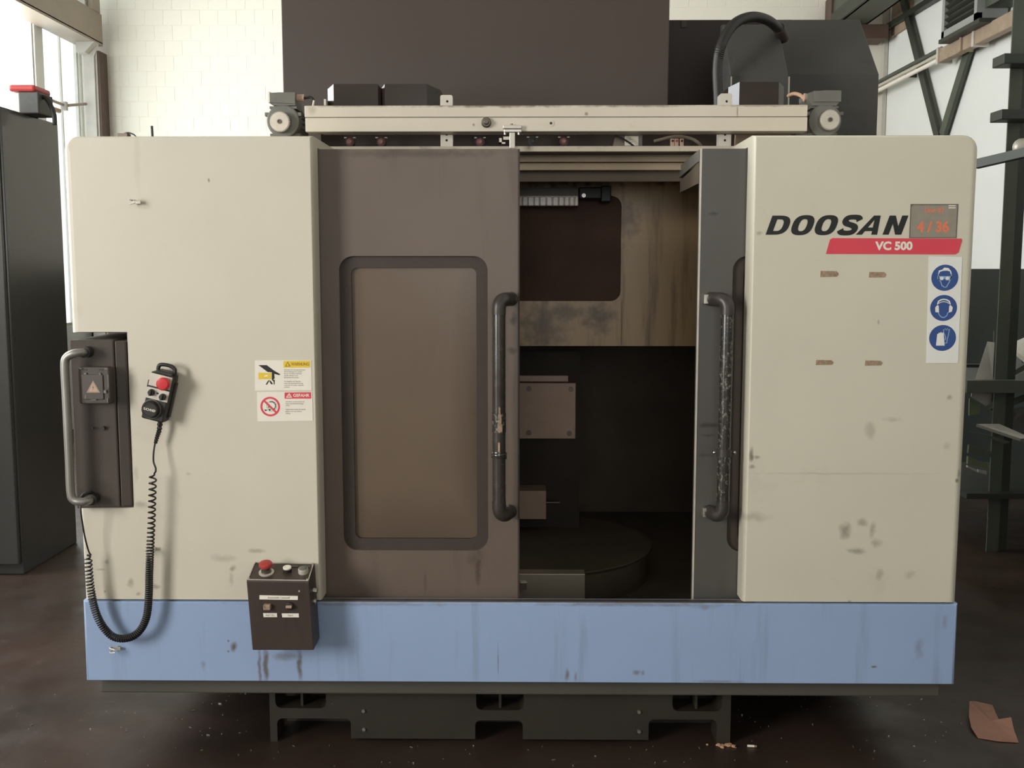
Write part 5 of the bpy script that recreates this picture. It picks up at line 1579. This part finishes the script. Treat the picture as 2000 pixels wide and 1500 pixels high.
# ================================================================== ON THE FLOOR
def flat(name, label, cat, pp, th, m):
    P4 = [atz(a, b_, .001) for a, b_ in pp]
    n_ = len(P4)
    o = MB().add([(q.x, q.y, .001) for q in P4] + [(q.x, q.y, .001 + th) for q in P4], [tuple(reversed(range(n_))), tuple(range(n_, 2 * n_))] + [(i, (i + 1) % n_, (i + 1) % n_ + n_, i + n_) for i in range(n_)]).build(name, m)
    return tag(o, label, cat)


# crumpled piece of cardboard: a bent sheet
cp = [(1893, 1384), (1905, 1380), (1938, 1382), (1944, 1400), (1954, 1414), (1974, 1416), (1980, 1430), (1989, 1449), (1950, 1447), (1910, 1440), (1897, 1425), (1892, 1408)]
P4 = [atz(a, b_, .004) for a, b_ in cp]
ctr = sum(P4, Vector()) / len(P4)
hs = [.03, .022, .012, .018, .006, .03, .012, .003, .004, .003, .012, .02]
vs = [Vector((q.x, q.y, .002 + h)) for q, h in zip(P4, hs)] + [Vector((ctr.x, ctr.y, .016))]
n_ = len(P4)
o = MB().add(vs, [(i, (i + 1) % n_, n_) for i in range(n_)]).build('cardboard_scrap', 'card')
md = o.modifiers.new('thick', 'SOLIDIFY'); md.thickness = .004; md.offset = 1
tag(o, 'torn brown cardboard scrap on the floor at lower right', 'cardboard')
q = atz(1468, 1457, .004)
t = thing('cigarette_butt', 'pale cigarette butt on the floor below machine base', 'litter', (q.x, q.y, .0))
MB().cyl((q.x - .014, q.y, .0045), (q.x + .008, q.y - .002, .0045), .004, n=10).build('paper', 'white', t)
MB().cyl((q.x + .008, q.y - .002, .0045), (q.x + .016, q.y - .003, .0045), .004, n=10).build('filter', 'card', t)
rnd = random.Random(3)
b = MB()
for i in range(60):
    q = atz(1421 + rnd.gauss(0, 11), 1456 + rnd.gauss(0, 2.2), 0)
    if q.y > .104: continue
    r_ = rnd.uniform(.003, .008)
    b.sphere((q.x, q.y, r_ * .6), r_, 3, sq=(1, 1, .7))
o = b.build('crumb_pile', 'debris'); o['kind'] = 'stuff'
tag(o, 'pale absorbent crumbs heaped at the right machine foot', 'crumbs')
b = MB()
for i in range(170):
    px_, py_ = rnd.uniform(20, 1900), rnd.uniform(1350, 1498)
    q = atz(px_, py_, 0)
    if q.y > .10 and -.86 < q.x < .7: continue
    a = rnd.uniform(0, pi); l_ = rnd.choice((.002, .003, .003, .004, .006, .012)); w_ = rnd.uniform(.0012, .003)
    d = Vector((cos(a), sin(a), 0)); e_ = Vector((-sin(a), cos(a), 0))
    b.obox((q.x, q.y, .0015), d * l_ * .5, e_ * w_ * .5, (0, 0, .001))
o = b.build('metal_swarf', 'swarf'); o['kind'] = 'stuff'
tag(o, 'scattered bright metal chips on the dark floor', 'metal chips')
b = MB()
for (pa, pb_, za) in ((1313, 1410, 1383), (930, 1023, 1381), (540, 635, 1380)):
    for i in range(46 if pa != 540 else 14):
        q = at(rnd.uniform(pa + 5, pb_ - 5), za + rnd.uniform(-9, 4), Yb + .12)
        a = rnd.uniform(0, pi)
        b.obox((q.x, Yb + .13 + rnd.uniform(-.02, .02), max(q.z, .145)), (cos(a) * .0025, 0, sin(a) * .0025), (0, .0015, 0), (-sin(a) * .0008, 0, cos(a) * .0008))
o = b.build('pocket_swarf', 'swarf', mc); o['kind'] = 'stuff'
